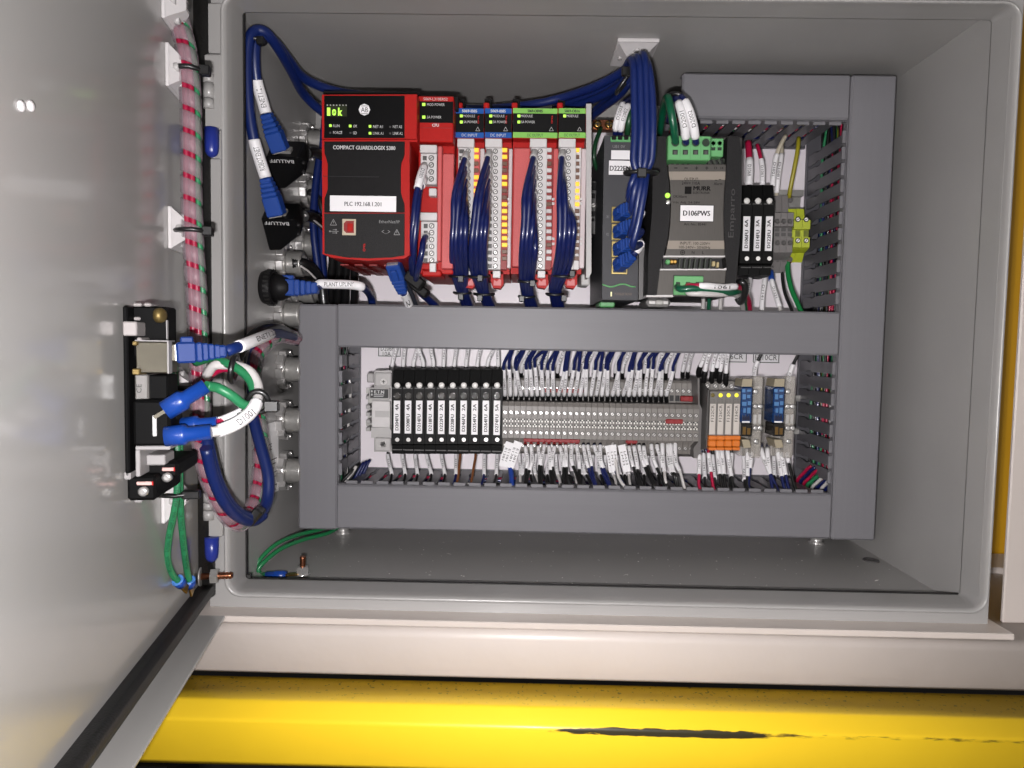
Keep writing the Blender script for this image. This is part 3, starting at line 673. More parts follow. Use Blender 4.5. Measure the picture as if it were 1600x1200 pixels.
Ym = .085
def io_module(label, x0, x1, bx0, sx, ledx0, colr, pcolr, title, kind, lights, covm, leds, fieldx, tabx):
    t0 = thing('io_module', label, 'input output module', at((x0+x1)/2, 432, Ym), 'input and output modules beside the controller')
    m = MB(); m.prism([(Ym,at(x0,169,Ym).z),(Ym,at(x0,216,Ym).z),(Ym+.010,at(x0,216,Ym).z),(Ym+.010,at(x0,428,Ym+.01).z),(.172,at(x0,428,Ym+.01).z),(.172,at(x0,169,Ym).z)], at(x0+.4,200,Ym).x, at(x1-.4,200,Ym).x, 'x'); obj('body', m, red, t0)
    m = MB(); m.pbox(x0+.5, 177.5, x1-.5, 206.5, Ym-.0006, Ym+.0005); hp = obj('display_panel', m, gloss, t0)
    m = MB(); m.pbox(x0+.5, 169.3, x1-.5, 177.2, Ym-.0006, Ym+.0005); m.pbox(x0+.5, 206.8, x1-.5, 215.3, Ym-.0006, Ym+.0005); tp = obj('colour_band', m, colr, t0)
    c = (x0+x1)/2
    t = MB(); ptext(t, title, c, 173.4, 23, 4.4, Ym-.0008, bold=.2); ptext(t, kind, c, 211.2, 24, 4.4, Ym-.0008); obj('lettering', t, pcolr, tp)
    t = MB(); ptext(t, 'MODULE', x0+22, 181.2, 18, 3.8, Ym-.0008)
    if lights > 1: ptext(t, 'SA POWER', x0+24, 190.5, 21, 3.8, Ym-.0008)
    p = [at(x1-10+dx, 203.5+dy, Ym-.0008) for dx, dy in ((0,-5),(3.2,1),(-3.2,1))]
    for i in range(3):
        a, b = p[i], p[(i+1)%3]; d = (b-a).normalized(); n_ = Vector((-d.z,0,d.x))*.00012; t.add([a+n_,b+n_,b-n_,a-n_], [(0,1,2,3)])
    obj('lettering', t, wink, hp)
    t = MB()
    for y in (181, 190.5)[:lights]: t.pbox(x0+7.5, y-2.2, x0+12, y+2.2, Ym-.0010, Ym-.0006, .0002)
    obj('status_light', t, grnled, t0)
    if lights > 1:
        t = MB(); ptext(t, 'g', x1-9, 187, 2.6, 12, Ym-.0008); obj('lock_mark', t, red, hp)
    bx1 = bx0+26.5
    m = MB(); m.pbox(bx0, 216.3, bx1, 230, Ym-.0016, Ym+.012, .0004); obj('strip_cap', m, pw, t0)
    m = MB(); m.pbox(bx0+.6, 231, bx1-1, 421, Ym+.0005, Ym+.012, .0004); st = obj('terminal_strip', m, pw, t0)
    for k in range(18):
        m = MB(); screw_mesh(m, sx, 236.5+10.55*k, 3.9, Ym+.0005); obj('screw', m, scm, st)
    m = MB()
    for k in range(18): m.pbox(bx0+3, 233.2+10.55*k, bx0+10.5, 239.6+10.55*k, Ym+.0001, Ym+.002)
    obj('wire_entry', m, dgrey, st)
    m = MB(); m.pbox(ledx0, 231, ledx0+9.5, 421, Ym+.002, Ym+.012); lr = obj('light_column', m, covm[0], t0)
    for k in range(17):
        m = MB(); y = 234+10.6*k; m.pbox(ledx0+.6, y-3, ledx0+8.9, y+3.2, Ym+.0008, Ym+.003, .0003)
        lit = leds[k % len(leds)]; obj('channel_light', m, amber if lit == 1 else (pw if lit == 2 else dimbrn), lr)
    m = MB(); m.pbox(ledx0+10.2, 232, x1-.6, 419, Ym+.0005, Ym+.012, .0005); obj('marker_strip', m, covm[1], t0)
    for y in (309, 316, 371, 379): obj('strip_clip', MB().pbox(ledx0+9.4, y, ledx0+13.5, y+4, Ym-.0004, Ym+.002, .0002), pw, t0)
    if fieldx:
        m = MB(); m.pbox(fieldx[0], 231, fieldx[1], 417, Ym+.0015, Ym+.012, .0006); obj('blank_field', m, pink, t0)
    m = MB(); m.pbox(tabx-4.5, 160, tabx+4.5, 169, Ym+.002, Ym+.03, .0006); obj('lock_tab', m, red, t0)
    m = MB(); m.pbox(tabx-3, 154, tabx+8, 169, Ym+.034, .16, .0004); obj('tab_cover', m, blk, t0)
    m = MB(); m.pbox(bx0+12, 423, bx0+24, 434, Ym+.004, Ym+.02, .0004); obj('strip_latch', m, pw, t0)
    m = MB(); m.pprism([(bx0+8,424),(bx0+28,424),(bx0+29,444),(bx0+24,451),(bx0+12,449),(bx0+9,440)], Ym+.010, Ym+.022); lv = obj('release_lever', m, red, t0)
    m = MB(); m.pprism([(bx0+13,446),(bx0+14,437),(bx0+18,440),(bx0+22,436),(bx0+25,437),(bx0+25,446)], Ym+.009, Ym+.0101); obj('lever_pad', m, mat('pale_red_plastic', (220,120,120), .5), lv)
    return t0
dimbrn = mat('unlit_brown_light', (120,84,66), .4); pink = mat('frosted_red_plastic', (214,92,92), .55); clearw = mat('pale_marker_plastic', (222,206,208), .4)
A = [1,1,0,0,1,1,1,1,0,1,1,1,1,1,1,0,0]
io_module('input module with blue bands beside the controller processor', 711, 756.5, 714.5, 731.5, 739, hblue, wink, '5069-IB8S', 'DC INPUT', 2, (pink, clearw), A, None, 718)
io_module('input module with blue bands, next to the green-banded modules', 757, 800, 758, 774, 783.5, hblue, wink, '5069-IB8S', 'DC INPUT', 2, (redd, clearw), [1,1,0,0,1,1,0,0,1,1,1,1,1,1,1,0,0], None, 760)
io_module('wide output module with green bands and a blank pink field', 801, 871.5, 828, 844, 853, hgrn, ink, '5069-OBV8S', 'DC OUTPUT', 2, (redd, pink), [2,2,0,2,2,2], (801.5, 827), 804)
io_module('narrow output module with green bands beside the white end cap', 872.5, 915.5, 873, 888, 896.5, hgrn, ink, '5069-OB16', 'DC OUTPUT', 1, (pw, clearw), [1,0,0,0,0,1,1,1,1,0,0,0,0,0,0,0,0], None, 875)
ec = MB(); ec.pprism([(916,162),(924,162),(924,426),(920,434),(916,434)], Ym-.003, .165)
ec2 = thing('bus_terminator', 'tall light grey end piece closing the row of modules', 'bus terminator', at(920,434,Ym)); obj('cap_plate', ec, lgrey, ec2)
ec = MB(); ec.pbox(908, 428, 922, 446, Ym+.012, .12, .001); obj('cap_tab', ec, lgrey, ec2)

# terminal end stop and earth bar between modules and switch
es = thing('end_clamp', 'grey plastic end clamp between the white end cap and the network switch', 'end clamp', at(926,365,.14))
m = MB(); m.pbox(919, 283, 935, 366, .140, .186, .0006); obj('clamp_body', m, dgrey, es)
m = MB(); screw_mesh(m, 927, 321, 4.6, .140); obj('screw', m, scm, es)
m = MB(); m.pbox(922,302,930,310,.1395,.142); m.pbox(922,330,930,338,.1395,.142); m.pbox(924,341,929,346,.1395,.142); m.pbox(921,285,933,297,.1385,.14,.0004); obj('clamp_slot', m, blk, es)
eb = thing('earth_bar', 'copper earth bar with two brass screws above the network switch', 'earth bar', at(945,204,.145))
m = MB(); m.pbox(926, 187, 1012, 203.5, .145, .152, .0005); obj('bar', m, copper, eb)
for x in (933.5, 951.5):
    m = MB(); p = at(x,195,.145); m.lathe((p.x,.145,p.z), (0,-1,0), [(0,.0036),(.0015,.0034),(.0022,.002)], 14); s_ = obj('screw', m, brass, eb)
    m = MB(); m.box(p.x-.0028,p.x+.0028,.1425,.1428,p.z-.0004,p.z+.0004); m.box(p.x-.0004,p.x+.0004,.1424,.1427,p.z-.0028,p.z+.0028); obj('slot', m, ink, s_)

# network switch
Ys = .085
sw = thing('network_switch', 'grey network switch labelled D222EN with four blue plugs', 'network switch', at(972,468,Ys))
m = MB(); m.pprism([(944.5,212),(1003,212),(1000,340),(997,372),(996.5,469),(941,468),(941.5,360)], Ys, .178); obj('body', m, mat('switch_housing', (74,74,78), .5, noise=.25, nscale=2200, bump=.3, bscale=2200, spec=.3), sw)
m = MB(); m.pprism([(998.5,372),(1004,372),(1011,395),(1010,465),(998,469)], Ys+.002, .178); obj('side_shell', m, mat('switch_side', (108,106,106), .4), sw)
m = MB(); m.pbox(955, 235, 990, 249, Ys-.0004, Ys); obj('blank_label', m, wht, sw)
m = MB(); m.pbox(951.5, 251, 992, 273, Ys-.0006, Ys); l_ = obj('name_label', m, wht, sw)
t = MB(); ptext(t, 'D222EN', 968.8, 263, 31, 7.6, Ys-.0008, bold=.3); obj('lettering', t, ink, l_)
t = MB(); ptext(t, 'UB1 0V', 967, 229, 19, 4.5, Ys-.0003); ptext(t, 'X1', 949.5, 338.5, 4, 4, Ys-.0003); ptext(t, 'X2', 949, 366, 4, 4, Ys-.0003); obj('lettering', t, mat('faint_print', (150,150,150), .5), sw)
t = MB(); ptext(t, 'MURRELEKTRONIK', 974, 459.5, 27, 4, Ys-.0003); obj('lettering', t, mat('tan_print', (122,104,92), .5), sw)
t = MB(); t.pbox(954, 456, 956.2, 463, Ys-.0006, Ys); obj('status_light', t, mat('cream_led', (250,246,190), .4, emit=.4), sw)
pts = [at(x, 446+2.2*math.sin((x-962)/36*2*math.pi+math.pi*.9), Ys-.0002) for x in range(941, 997, 4)]
m = MB(); m.tube(pts, .0006, 6); obj('green_line', m, pgrn, sw)
for y in (335.5, 362.5, 389.5, 416):
    m = MB(); m.pbox(955.5, y-12.5, 980.5, y+12.5, Ys-.0008, Ys+.002, .0003); pt_ = obj('port', m, mat('gilt_metal', (206,184,120), .32, metal=.8), sw)
    m = MB(); m.pbox(958, y-9, 979, y+10, Ys-.0010, Ys+.001); obj('port_opening', m, ink, pt_)
m = MB(); m.pbox(954, 213, 1000, 221.5, Ys-.001, Ys+.02, .0006); tp = obj('terminal_plug', m, pgrn, sw)
m = MB()
for k in range(4): m.pbox(956+9.6*k, 211, 963+9.6*k, 218, Ys-.0016, Ys+.01, .0003)
obj('wire_entry', m, blk, tp)
m = MB(); m.pbox(937, 469, 961, 480, .12, .15, .001); m.pbox(943,471.5,956,474.5,.1195,.121); obj('rail_clip', m, pgrn, sw)

# power supply
Yq = .070
ps = thing('power_supply', 'metal fronted power supply with curved black sides labelled D106PWS', 'power supply', at(1090,462,Yq))
m = MB(); m.pbox(1019, 213, 1156, 460, Yq+.012, .18, .0008); obj('body', m, mat('psu_housing', (70,68,66), .45, noise=.1), ps)
front = [(1044,257),(1134,257),(1134,270),(1131.5,300),(1130.5,330),(1131,365),(1132.5,401),(1039,400.5),(1044,380),(1047.5,350),(1048.5,320),(1047,285)]
m = MB(); m.pprism(front, Yq, Yq+.013); fp = obj('front_plate', m, psum, ps)
m = MB(); m.pprism([(1044.5,268),(1133.6,268),(1133,281),(1046.5,281)], Yq-.0003, Yq); b1 = obj('print_band', m, psul, fp)
m = MB(); m.pprism([(1044,376),(1131.2,376),(1132,389),(1042,389)], Yq-.0003, Yq); b2 = obj('print_band', m, psul, fp)
for p_ in ([(1037,399.5),(1132.8,399.5),(1132.8,402),(1036.5,402)], [(1031,420),(1130,420),(1135,418.5),(1135,422),(1031,422.3)]): obj('bright_edge', MB().pprism(p_, Yq-.0012, Yq+.01), pw, ps)
m = MB(); m.pprism([(1031,422),(1134.5,422),(1133,440),(1130,450),(1126,462),(1025,462)], Yq, Yq+.013); lowf = obj('lower_plate', m, psum, ps)
m = MB(); m.pprism([(1010,461),(1052,461),(1052,464),(1010,464)], Yq-.0004, Yq+.012); obj('bottom_edge', m, pw, ps)
ls = [(1017,213),(1041,213),(1041,250),(1045,285),(1047,320),(1046,350),(1042,380),(1036,402),(1031,422),(1026,461),(1012,461),(1013,400),(1019,330),(1020,270)]
m = MB(); m.pprism(ls, Yq-.002, .15); obj('side_cheek', m, blkt, ps)
rs = [(1137,213),(1155,213),(1159,245),(1159,300),(1157,360),(1153,410),(1149,450),(1130,452),(1134,440),(1136,420),(1133.5,400),(1132,365),(1131.5,330),(1132.5,300),(1135,270)]
m = MB(); m.pprism(rs, Yq-.002, .15); rc = obj('side_cheek', m, blkt, ps)
t = MB(); ptext(t, 'Emparro', 1144.5, 333, 74, 11, Yq-.0024, up=True); obj('lettering', t, mat('embossed_black', (60,58,58), .35), rc)
for b_ in ((1040,247,1134,257,Yq+.006),(1036.5,402,1134,420,Yq+.008)): obj('vent_recess', MB().pbox(*b_, Yq+.02), ink, ps)
for k in range(11): obj('vent_bar', MB().pprism([(1046+8.3*k,248),(1050+8.3*k,248),(1053+8.3*k,256),(1049+8.3*k,256)], Yq+.004, Yq+.007), mat('dark_olive_board', (58,66,54), .5), ps)
for k in range(7): obj('vent_bar', MB().pprism([(1062+8*k,403),(1064+8*k,403),(1062+8*k,419),(1060+8*k,419)], Yq+.003, Yq+.009), MATS['dark_olive_board'], ps)
for x in (1042.5, 1048, 1053):
    m = MB(); p = at(x, 410, Yq+.007); m.lathe(p, (0,-1,0), [(0,.0019),(.003,.0019),(.004,.001)], 10); obj('inner_component', m, pgrn if x < 1044 else brass, ps)
m = MB(); m.pbox(1113,408,1118,416,Yq+.005,Yq+.009,.0005); m.pbox(1120,409,1124,418,Yq+.005,Yq+.009,.0005); obj('inner_component', m, mat('cream_part', (206,188,140), .4), ps)
t = MB()
for s, x, y, w_, h_ in (('-',1056,272.5,5,1.2),('-',1072,272.5,5,1.2),('+',1088.5,272.5,5,5),('+',1104.5,272.5,5,5),('13',1118,272.5,4,3.5),('14',1128,272.5,4,3.5)): ptext(t, s, x, y-10+.0, w_, h_, Yq-.0005)
ptext(t, 'OUTPUT:', 1080.5, 281-8+8-1, 22, 4.6, Yq-.0005); ptext(t, '24V= /10A', 1079.5, 286.2, 28, 4.6, Yq-.0005); ptext(t, 'Alarm', 1122, 287, 13, 4.2, Yq-.0005)
t.pbox(1117, 281, 1121, 281.8, Yq-.0005, Yq-.0004); t.pbox(1123, 280, 1127, 280.8, Yq-.0005, Yq-.0004)
t.pbox(1070, 291.5, 1080.5, 303, Yq-.0005, Yq-.0004); ptext(t, 'MURR', 1097, 294.3, 26, 6.5, Yq-.0005, bold=.4); ptext(t, 'ELEKTRONIK', 1096, 301.2, 26, 3.4, Yq-.0005)
ptext(t, 'OK/Alarm', 1062.5, 307, 21, 4, Yq-.0005); ptext(t, 'Vdc Adj. 24-28V', 1072.5, 316.7, 42, 4, Yq-.0005); ptext(t, 'Art. No.: 85441', 1086, 350.3, 34, 3.8, Yq-.0005)
ptext(t, 'INPUT: 100-230V=', 1086, 380.2, 46, 4.4, Yq-.0005); ptext(t, '100-240V~ 50/60Hz', 1085.5, 386.4, 48, 4.2, Yq-.0005); ptext(t, 'N', 1083, 394.5, 4, 4, Yq-.0005); ptext(t, 'L', 1098.5, 394.5, 3, 4, Yq-.0005)
ptext(t, '+', 1066.5, 394.5, 4, 4, Yq-.0005); ptext(t, 'O', 1066.5, 394.5, 7.5, 7.5, Yq-.0005)
obj('lettering', t, mat('brown_black_print', (18,16,15), .6, spec=.15), fp)
m = MB(); m.pbox(1063, 321, 1114.5, 345.5, Yq-.0005, Yq); l_ = obj('name_label', m, wht, ps)
m = MB(); m.pbox(1062,320,1115.5,346.5,Yq-.0003,Yq-.0001); obj('label_border', m, ink, l_)
t = MB(); ptext(t, 'D106PWS', 1088.5, 333.2, 41, 8, Yq-.0008, bold=.35); obj('lettering', t, ink, l_)
m = MB(); p = at(1043, 305.5, Yq-.002); m.lathe(p, (0,-1,0), [(0,.0019),(.0006,.0018),(.0012,.001)], 12); obj('status_light', m, grnled, ps)
m = MB(); p = at(1044, 316, Yq-.002); m.lathe(p, (0,-1,0), [(0,.0017),(.0004,.0016),(.0004,.0006)], 12); obj('trim_screw', m, steel, ps)
# output plug with wire entries
m = MB(); m.pbox(1043.5, 212, 1110.5, 250, Yq-.006, Yq+.02, .0006); gp = obj('output_plug', m, pgrn, ps)
m = MB(); m.pbox(1111.5, 216, 1130.5, 244.5, Yq-.003, Yq+.02, .0005); obj('alarm_plug', m, pgrn, ps)
m = MB(); q = MB(); s_ = MB()
for k, x in enumerate((1055, 1071, 1087, 1103)):
    p = at(x, 223, Yq-.006); m.lathe((p.x,Yq-.0061,p.z), (0,-1,0), [(0,.0031),(.0003,.0031),(.0003,.0027),(.0,.0027)], 16)
    q.cyl((p.x,Yq-.0062,p.z),(p.x,Yq-.0060,p.z),.0027,n=16); q.pbox(x-4.2, 234, x+4, 241.5, Yq-.0062, Yq-.004)
    s_.pbox(x-2, 236, x+2.5, 241, Yq-.0064, Yq-.006); m.pbox(x+7.6, 214, x+8.2, 249, Yq-.0062, Yq-.006)
for x in (1114.5, 1124.5):
    p = at(x, 224, Yq-.003); m.lathe((p.x,Yq-.0031,p.z), (0,-1,0), [(0,.0018),(.0003,.0018),(.0003,.0014),(0,.0014)], 12); q.pbox(x-3.2, 230, x+3.2, 235, Yq-.0032, Yq-.002)
obj('entry_ring', m, mat('green_shadow_plastic', (92,164,102), .45), gp); obj('wire_entry', q, mat('dark_green_recess', (24,48,30), .5), gp); obj('clamp', s_, dgrey, gp)
m = MB(); m.pbox(1053, 431, 1099, 461, Yq-.002, Yq+.012, .0005); ip = obj('input_plug', m, pgrn, ps)
m = MB()
for x in (1059.5, 1075, 1090.5): m.pbox(x-3.3, 440.5, x+3.3, 445, Yq-.0022, Yq)
obj('wire_entry', m, mat('dark_green_recess', (24,48,30), .5), ip)
m = MB(); m.pbox(1053.4, 430, 1099, 431.5, Yq-.0006, Yq+.002); m.pbox(1052, 430, 1053.4, 462, Yq-.0006, Yq+.002); obj('plug_edge', m, ink, ip)
m = MB(); m.pbox(1010, 466, 1048, 479, .105, .14, .002); fo = obj('rail_foot', m, steel, ps)
m = MB(); m.pbox(1024, 468, 1037, 477, .1044, .106, .0008); obj('foot_lever', m, galv, fo)

# ================================================================ fuse holders
def fuse_holder(label, x0, x1, yt, yb, Yf, labtop, labbot, txt, lens1, lens2, low, group, lx=(3.6, 13.6), lean=0):
    cx = (x0+x1)/2
    o = thing('fuse_holder', label, 'fuse holder', at(cx, yb, Yf), group)
    X0, X1, Z0, Z1 = rect(x0+.25, yt, x1-.25, yb, Yf); h = Z1-Z0
    prof = [(.181,Z0+h*.06),(Yf+.030,Z0+h*.0),(Yf+.012,Z0),(Yf+.004,Z0+h*.012),(Yf+.003,Z0+h*.115),(Yf,Z0+h*.135),(Yf,Z0+h*.80),(Yf+.002,Z0+h*.84),(Yf+.006,Z0+h*.99),(Yf+.012,Z1),(Yf+.030,Z1),(.181,Z0+h*.94)]
    m = MB(); m.prism(prof, X0, X1, 'x'); obj('body', m, fuseb, o)
    m = MB(); m.pbox(x0+lx[0], labtop, x0+lx[1], labbot, Yf-.0005, Yf, 0); l_ = obj('marker', m, wht, o)
    t = MB(); a, b = txt; yc = (labtop+labbot)/2; hh = labbot-labtop
    ptext(t, a, x0+(lx[0]+lx[1])/2, labbot-hh*.34, hh*.50, 5.2, Yf-.0007, up=True, bold=.32); ptext(t, b, x0+(lx[0]+lx[1])/2, labtop+hh*.2, hh*.2, 5.2, Yf-.0007, up=True, bold=.32); obj('lettering', t, ink, l_)
    lx_ = x0+(lx[0]+lx[1])/2
    p = at(lx_+.6, lens1, Yf); m = MB(); m.lathe(p, (0,-1,0), [(0,.0024),(.0004,.0024),(.0010,.0020),(.0013,.0008)], 14); obj('indicator', m, mat('bright_indicator', (226,224,220), .35, k=1.15), o)
    if lens2:
        p = at(lx_+.6, lens2, Yf); m = MB(); m.lathe(p, (0,-1,0), [(0,.0031),(.0005,.003),(.0008,.0022),(.0003,.0018)], 14); obj('lens', m, mat('smoked_lens', (70,68,66), .12, coat=.6), o)
    p = at(lx_+.6, low, Yf); m = MB(); m.lathe(p, (0,-1,0), [(0,.0026),(.0004,.0026),(.0004,.0021),(-.0002,.0018)], 14); obj('collar', m, blk, o)
    m = MB(); m.cyl((p.x,Yf-.0003,p.z),(p.x,Yf,p.z),.0017,n=12); obj('screw', m, steel, o)
    m = MB(); m.pbox(x0+1, labbot+25, x1-1, labbot+26.5, Yf-.0002, Yf+.001); m.pbox(x0+1.5, labtop-20, x1-1.5, labtop-18.6, Yf-.0002, Yf+.001); obj('ridge', m, dgrey, o)
    return o
for k, (a, b) in enumerate((('D106FU','6A'),('D114FU','3A'),('D122FU','3A'))):
    fuse_holder('black fuse holder marked %s %s beside the power supply' % (a, b), 1157+17.6*k, 1174.4+17.6*k, 285, 431, .126, 338, 392, (a,b), 314, 0, 404, 'black fuse holders', (4, 14.5))
for k, (a, b) in enumerate((('D204FU','4A'),('D208FU','4A'),('D214FU','4A'),('D218FU','4A'),('D222FU','2A'),('D228FU','2A'),('D246FU','2A'),('D254FU','2A'),('D264FU','6A'),('D274FU','5A'))):
    fuse_holder('black fuse holder marked %s %s in the lower row' % (a, b), 611.5+17.35*k, 628.8+17.35*k, 576.5, 712, .125, 626, 677+.3*k, (a,b), 602, 618.5, 687, 'black fuse holders')

# breaker at the end of the fuse row
bk = thing('circuit_breaker', 'light grey breaker with a black maker label at the end of the fuse row', 'circuit breaker', at(596,706,.128))
m = MB(); m.pprism([(584.5,581),(588,579),(612,579),(612,706),(584.5,706)], .131, .182); obj('body', m, lgrey, bk)
for b_ in ((585,582,611.5,604),(585,684,610.5,705)): obj('terminal_cover', MB().pbox(*b_, .128, .135, .0008), lgrey, bk)
for x, y in ((599.5, 596.5), (598.5, 694)):
    p = at(x, y, .128); m = MB(); m.lathe(p, (0,-1,0), [(0,.0027),(.0002,.0027),(.0002,.0023),(-.0003,.0020)], 16); c_ = obj('screw', m, steel, bk)
    m = MB(); m.box(p.x-.0014,p.x+.0014,.1276,.128,p.z-.0003,p.z+.0003); m.box(p.x-.0003,p.x+.0003,.1276,.128,p.z-.0014,p.z+.0014); obj('slot', m, ink, c_)
m = MB(); m.pbox(580.5, 626.5, 609.5, 668, .1265, .135, .0006); cv = obj('front_cover', m, pw, bk)
m = MB(); m.pbox(586, 642, 609, 652, .1262, .1266); obj('window', m, lgrey, cv)
m = MB(); m.pprism([(580,668),(610,668),(610,672),(585,684),(580,684)], .127, .136); obj('lower_cover', m, lgrey, bk)
m = MB(); m.pbox(576.5, 606, 608.5, 624, .1262, .134, .0005); l_ = obj('maker_label', m, lgrey, bk)
m = MB(); m.pbox(578.3, 608, 606.8, 622, .126, .1263); l2 = obj('label_face', m, ink, l_)
t = MB(); ptext(t, 'E.T.N', 592.5, 612.5, 15, 5, .1258, bold=.4); t.pbox(584, 616.5, 600, 617.5, .1258, .1259); t.pbox(584, 619, 599, 619.8, .1258, .1259); t.pbox(579.8, 610, 582, 613, .1258, .1259); t.pbox(579.8, 615, 582, 618, .1258, .1259); obj('lettering', t, wink, l_)
m = MB()
for y in (618, 633, 644, 656, 668): m.pbox(571.5, y, 578.5, y+6, .150, .165, .0005)
m.pbox(573, 583, 584, 598, .14, .16, .001); obj('side_contact', m, lgrey, bk)

# ================================================================ terminal row
NT, TX_, TP = 33, 784.6, 9.33
def tblock():
    cx = TX_+TP/2
    o = thing('terminal_block', 'first terminal block in the long grey row, touching the last black fuse holder', 'terminal block', at(cx, 706, .150), 'grey terminal blocks in the lower row')
    X0, X1, _, _ = rect(TX_+.25, 633, TX_+TP-.25, 683, .135)
    def z(py, Y): return at(cx, py, Y).z
    prof = [(.182, z(588,.165)), (.160, z(590,.160)), (.158, z(594,.158)), (.158, z(624,.158)), (.138, z(626,.145)), (.135, z(634,.135)), (.135, z(652,.135)), (.1375, z(652.4,.1375)), (.1375, z(667.6,.1375)), (.135, z(668,.135)), (.135, z(684,.135)),
            (.146, z(686,.140)), (.148, z(690,.148)), (.150, z(704,.150)), (.158, z(708,.158)), (.182, z(702,.17))]
    m = MB(); m.prism(prof, X0, X1, 'x'); obj('body', m, tgrey, o)
    for y, Y, r in ((606, .158, 3.5), (644, .135, 3.7), (675, .135, 3.7), (695.5, .149, 3.4)):
        m = MB(); screw_mesh(m, cx, y, r, Y); obj('screw', m, [steel, mat('terminal_shadow_grey', (96,92,90), .45)], o)
    for y in (656.5, 664):
        m = MB(); m.cur = 0; m.pbox(cx-3.3, y-2.6, cx+3.3, y+2.4, .1368, .138); m.cur = 1; m.pbox(cx-3.2, y-.2, cx-1, y+2.4, .1358, .137); m.pbox(cx+.9, y-.2, cx+3.2, y+2.4, .1358, .137); m.pbox(cx-1.2, y-2.4, cx+1.2, y-.8, .1358, .137)
        obj('jumper_socket', m, [ink, mat('tin_plate', (232,230,224), .4, k=1.1)], o)
    m = MB(); m.pbox(cx-3.2, 613, cx+3.2, 622, .1576, .159); obj('wire_entry', m, ink, o)
    return o
tb0 = tblock(); dx = TP/ppm(.135)
for k in range(1, NT): dup(tb0, (dx*k, 0, 0), '%s terminal block in the long grey row, counted from the black fuse holders' % ORD[k])
m = MB(); m.pprism([(1090,592),(1093,590),(1093,630),(1099,645),(1099,695),(1093,716),(1084,716),(1084,700),(1091,690),(1091,632)], .137, .182)
o = obj('end_plate', m, mat('end_plate_grey', (118,114,112), .45), None); tag(o, 'dark grey end plate closing the long row of terminal blocks', 'end plate')
def jumper(x0, y0, x1, y1, Y, label):
    m = MB(); m.pbox(x0, y0, x1, y1, Y-.0014, Y+.003, .0005); n = max(2, int((x1-x0)/9))
    for k in range(n): m.pbox(x0+(k+.3)*(x1-x0)/n, y0+1.2, x0+(k+.7)*(x1-x0)/n, y1-1.2, Y-.0018, Y-.001, .0003)
    o = obj('jumper_bar', m, mat('jumper_red', (160,26,32), .5), None); tag(o, label, 'jumper bar', 'red jumper bars')
jumper(1040.5, 655, 1067.5, 662.5, .1355, 'wide red jumper bar pushed into the middle of the terminal row')
jumper(1064, 619, 1083, 627.5, .152, 'short red jumper bar on the upper level near the relays')
jumper(844, 607, 912, 613.5, .156, 'long red jumper bar half hidden behind white wire markers')
jumper(818, 685.5, 906, 691.5, .146, 'long red jumper strip along the lower level above the wire markers')
jumper(978, 686, 996, 693, .146, 'small red jumper bar on the lower level amid white wire markers')

# slim relays with orange levers
for k, nm in enumerate(('F122CR', 'F126CR', 'F130CR', 'F134CR')):
    x0 = 1107.5+12.45*k; x1 = x0+12.1; Y = .120; cx = (x0+x1)/2
    o = thing('relay', 'slim grey relay marked %s with an orange lever' % nm, 'relay', at(cx, 704, Y), 'slim relays with orange levers')
    X0, X1, _, _ = rect(x0, 650, x1, 700, Y); z = lambda py, Y_: at(cx, py, Y_).z
    m = MB(); m.prism([(.182, z(600,.16)), (.150, z(594,.145)), (.140, z(596,.140)), (.139, z(609,.139)), (.1215, z(610,.122)), (Y, z(612,Y)), (Y, z(680,Y)), (.1225, z(682,.1225)), (.1225, z(700,.1225)), (.150, z(705,.14)), (.182, z(700,.16))], X0, X1, 'x'); obj('body', m, mat('relay_grey', (128,124,120), .45), o)
    m = MB(); m.pbox(x0+1.3, 631, x1-1.5, 679, Y-.0006, Y, .0002); l_ = obj('marker', m, mat('cream_label', (224,216,208), .45), o)
    t = MB(); ptext(t, nm, (x0+x1)/2-.2, 646, 26, 4.6, Y-.0008, up=True); obj('lettering', t, ink, l_)
    m = MB(); p = at(cx, 617.5, Y); m.lathe(p, (0,-1,0), [(0,.0017),(.0004,.0016),(.0008,.0008)], 12); obj('status_light', m, dimled if k == 0 else yelled, o, 'unlit status light' if k == 0 else None)
    m = MB(); t = MB(); ptext(t, 'A1 A2', cx, 624.5, 7, 2, Y-.0002); ptext(t, '11 14', cx, 628, 7, 2, Y-.0002); obj('lettering', t, dgrey, o)
    m = MB(); m.pbox(x0, 681, x1+.6, 687.5, Y-.003, Y+.004, .0005); m.pbox(x0-.3, 688, x1-.2, 698.5, Y-.004, Y+.004, .0008); m.pbox(x0-.2, 699, x1-.4, 704, Y-.003, Y+.004, .0005); obj('lever', m, orng, o)
    for yy, sx in ((603, cx-8+.0),):
        m = MB(); screw_mesh(m, cx-8.5, yy, 4, .139); obj('screw', m, [steel, dgrey], o)
    m = MB(); m.pbox(x0-9, 597.5, x1-9.3, 609, .1388, .15, .0004); obj('terminal_cover', m, mat('relay_terminal_grey', (150,146,142), .45), o)
m = MB(); m.prism([(p.y, p.z) for p in (at(1107,610,.121), at(1107,700,.121), at(1098,706,.15), at(1098,590,.15))], at(1107,650,.121).x-.0012, at(1107,650,.121).x-.0002, 'x')
o = obj('end_plate', m, mat('end_plate_dark', (84,82,80), .45), None); tag(o, 'grey end plate on the open side of the slim relays', 'end plate')

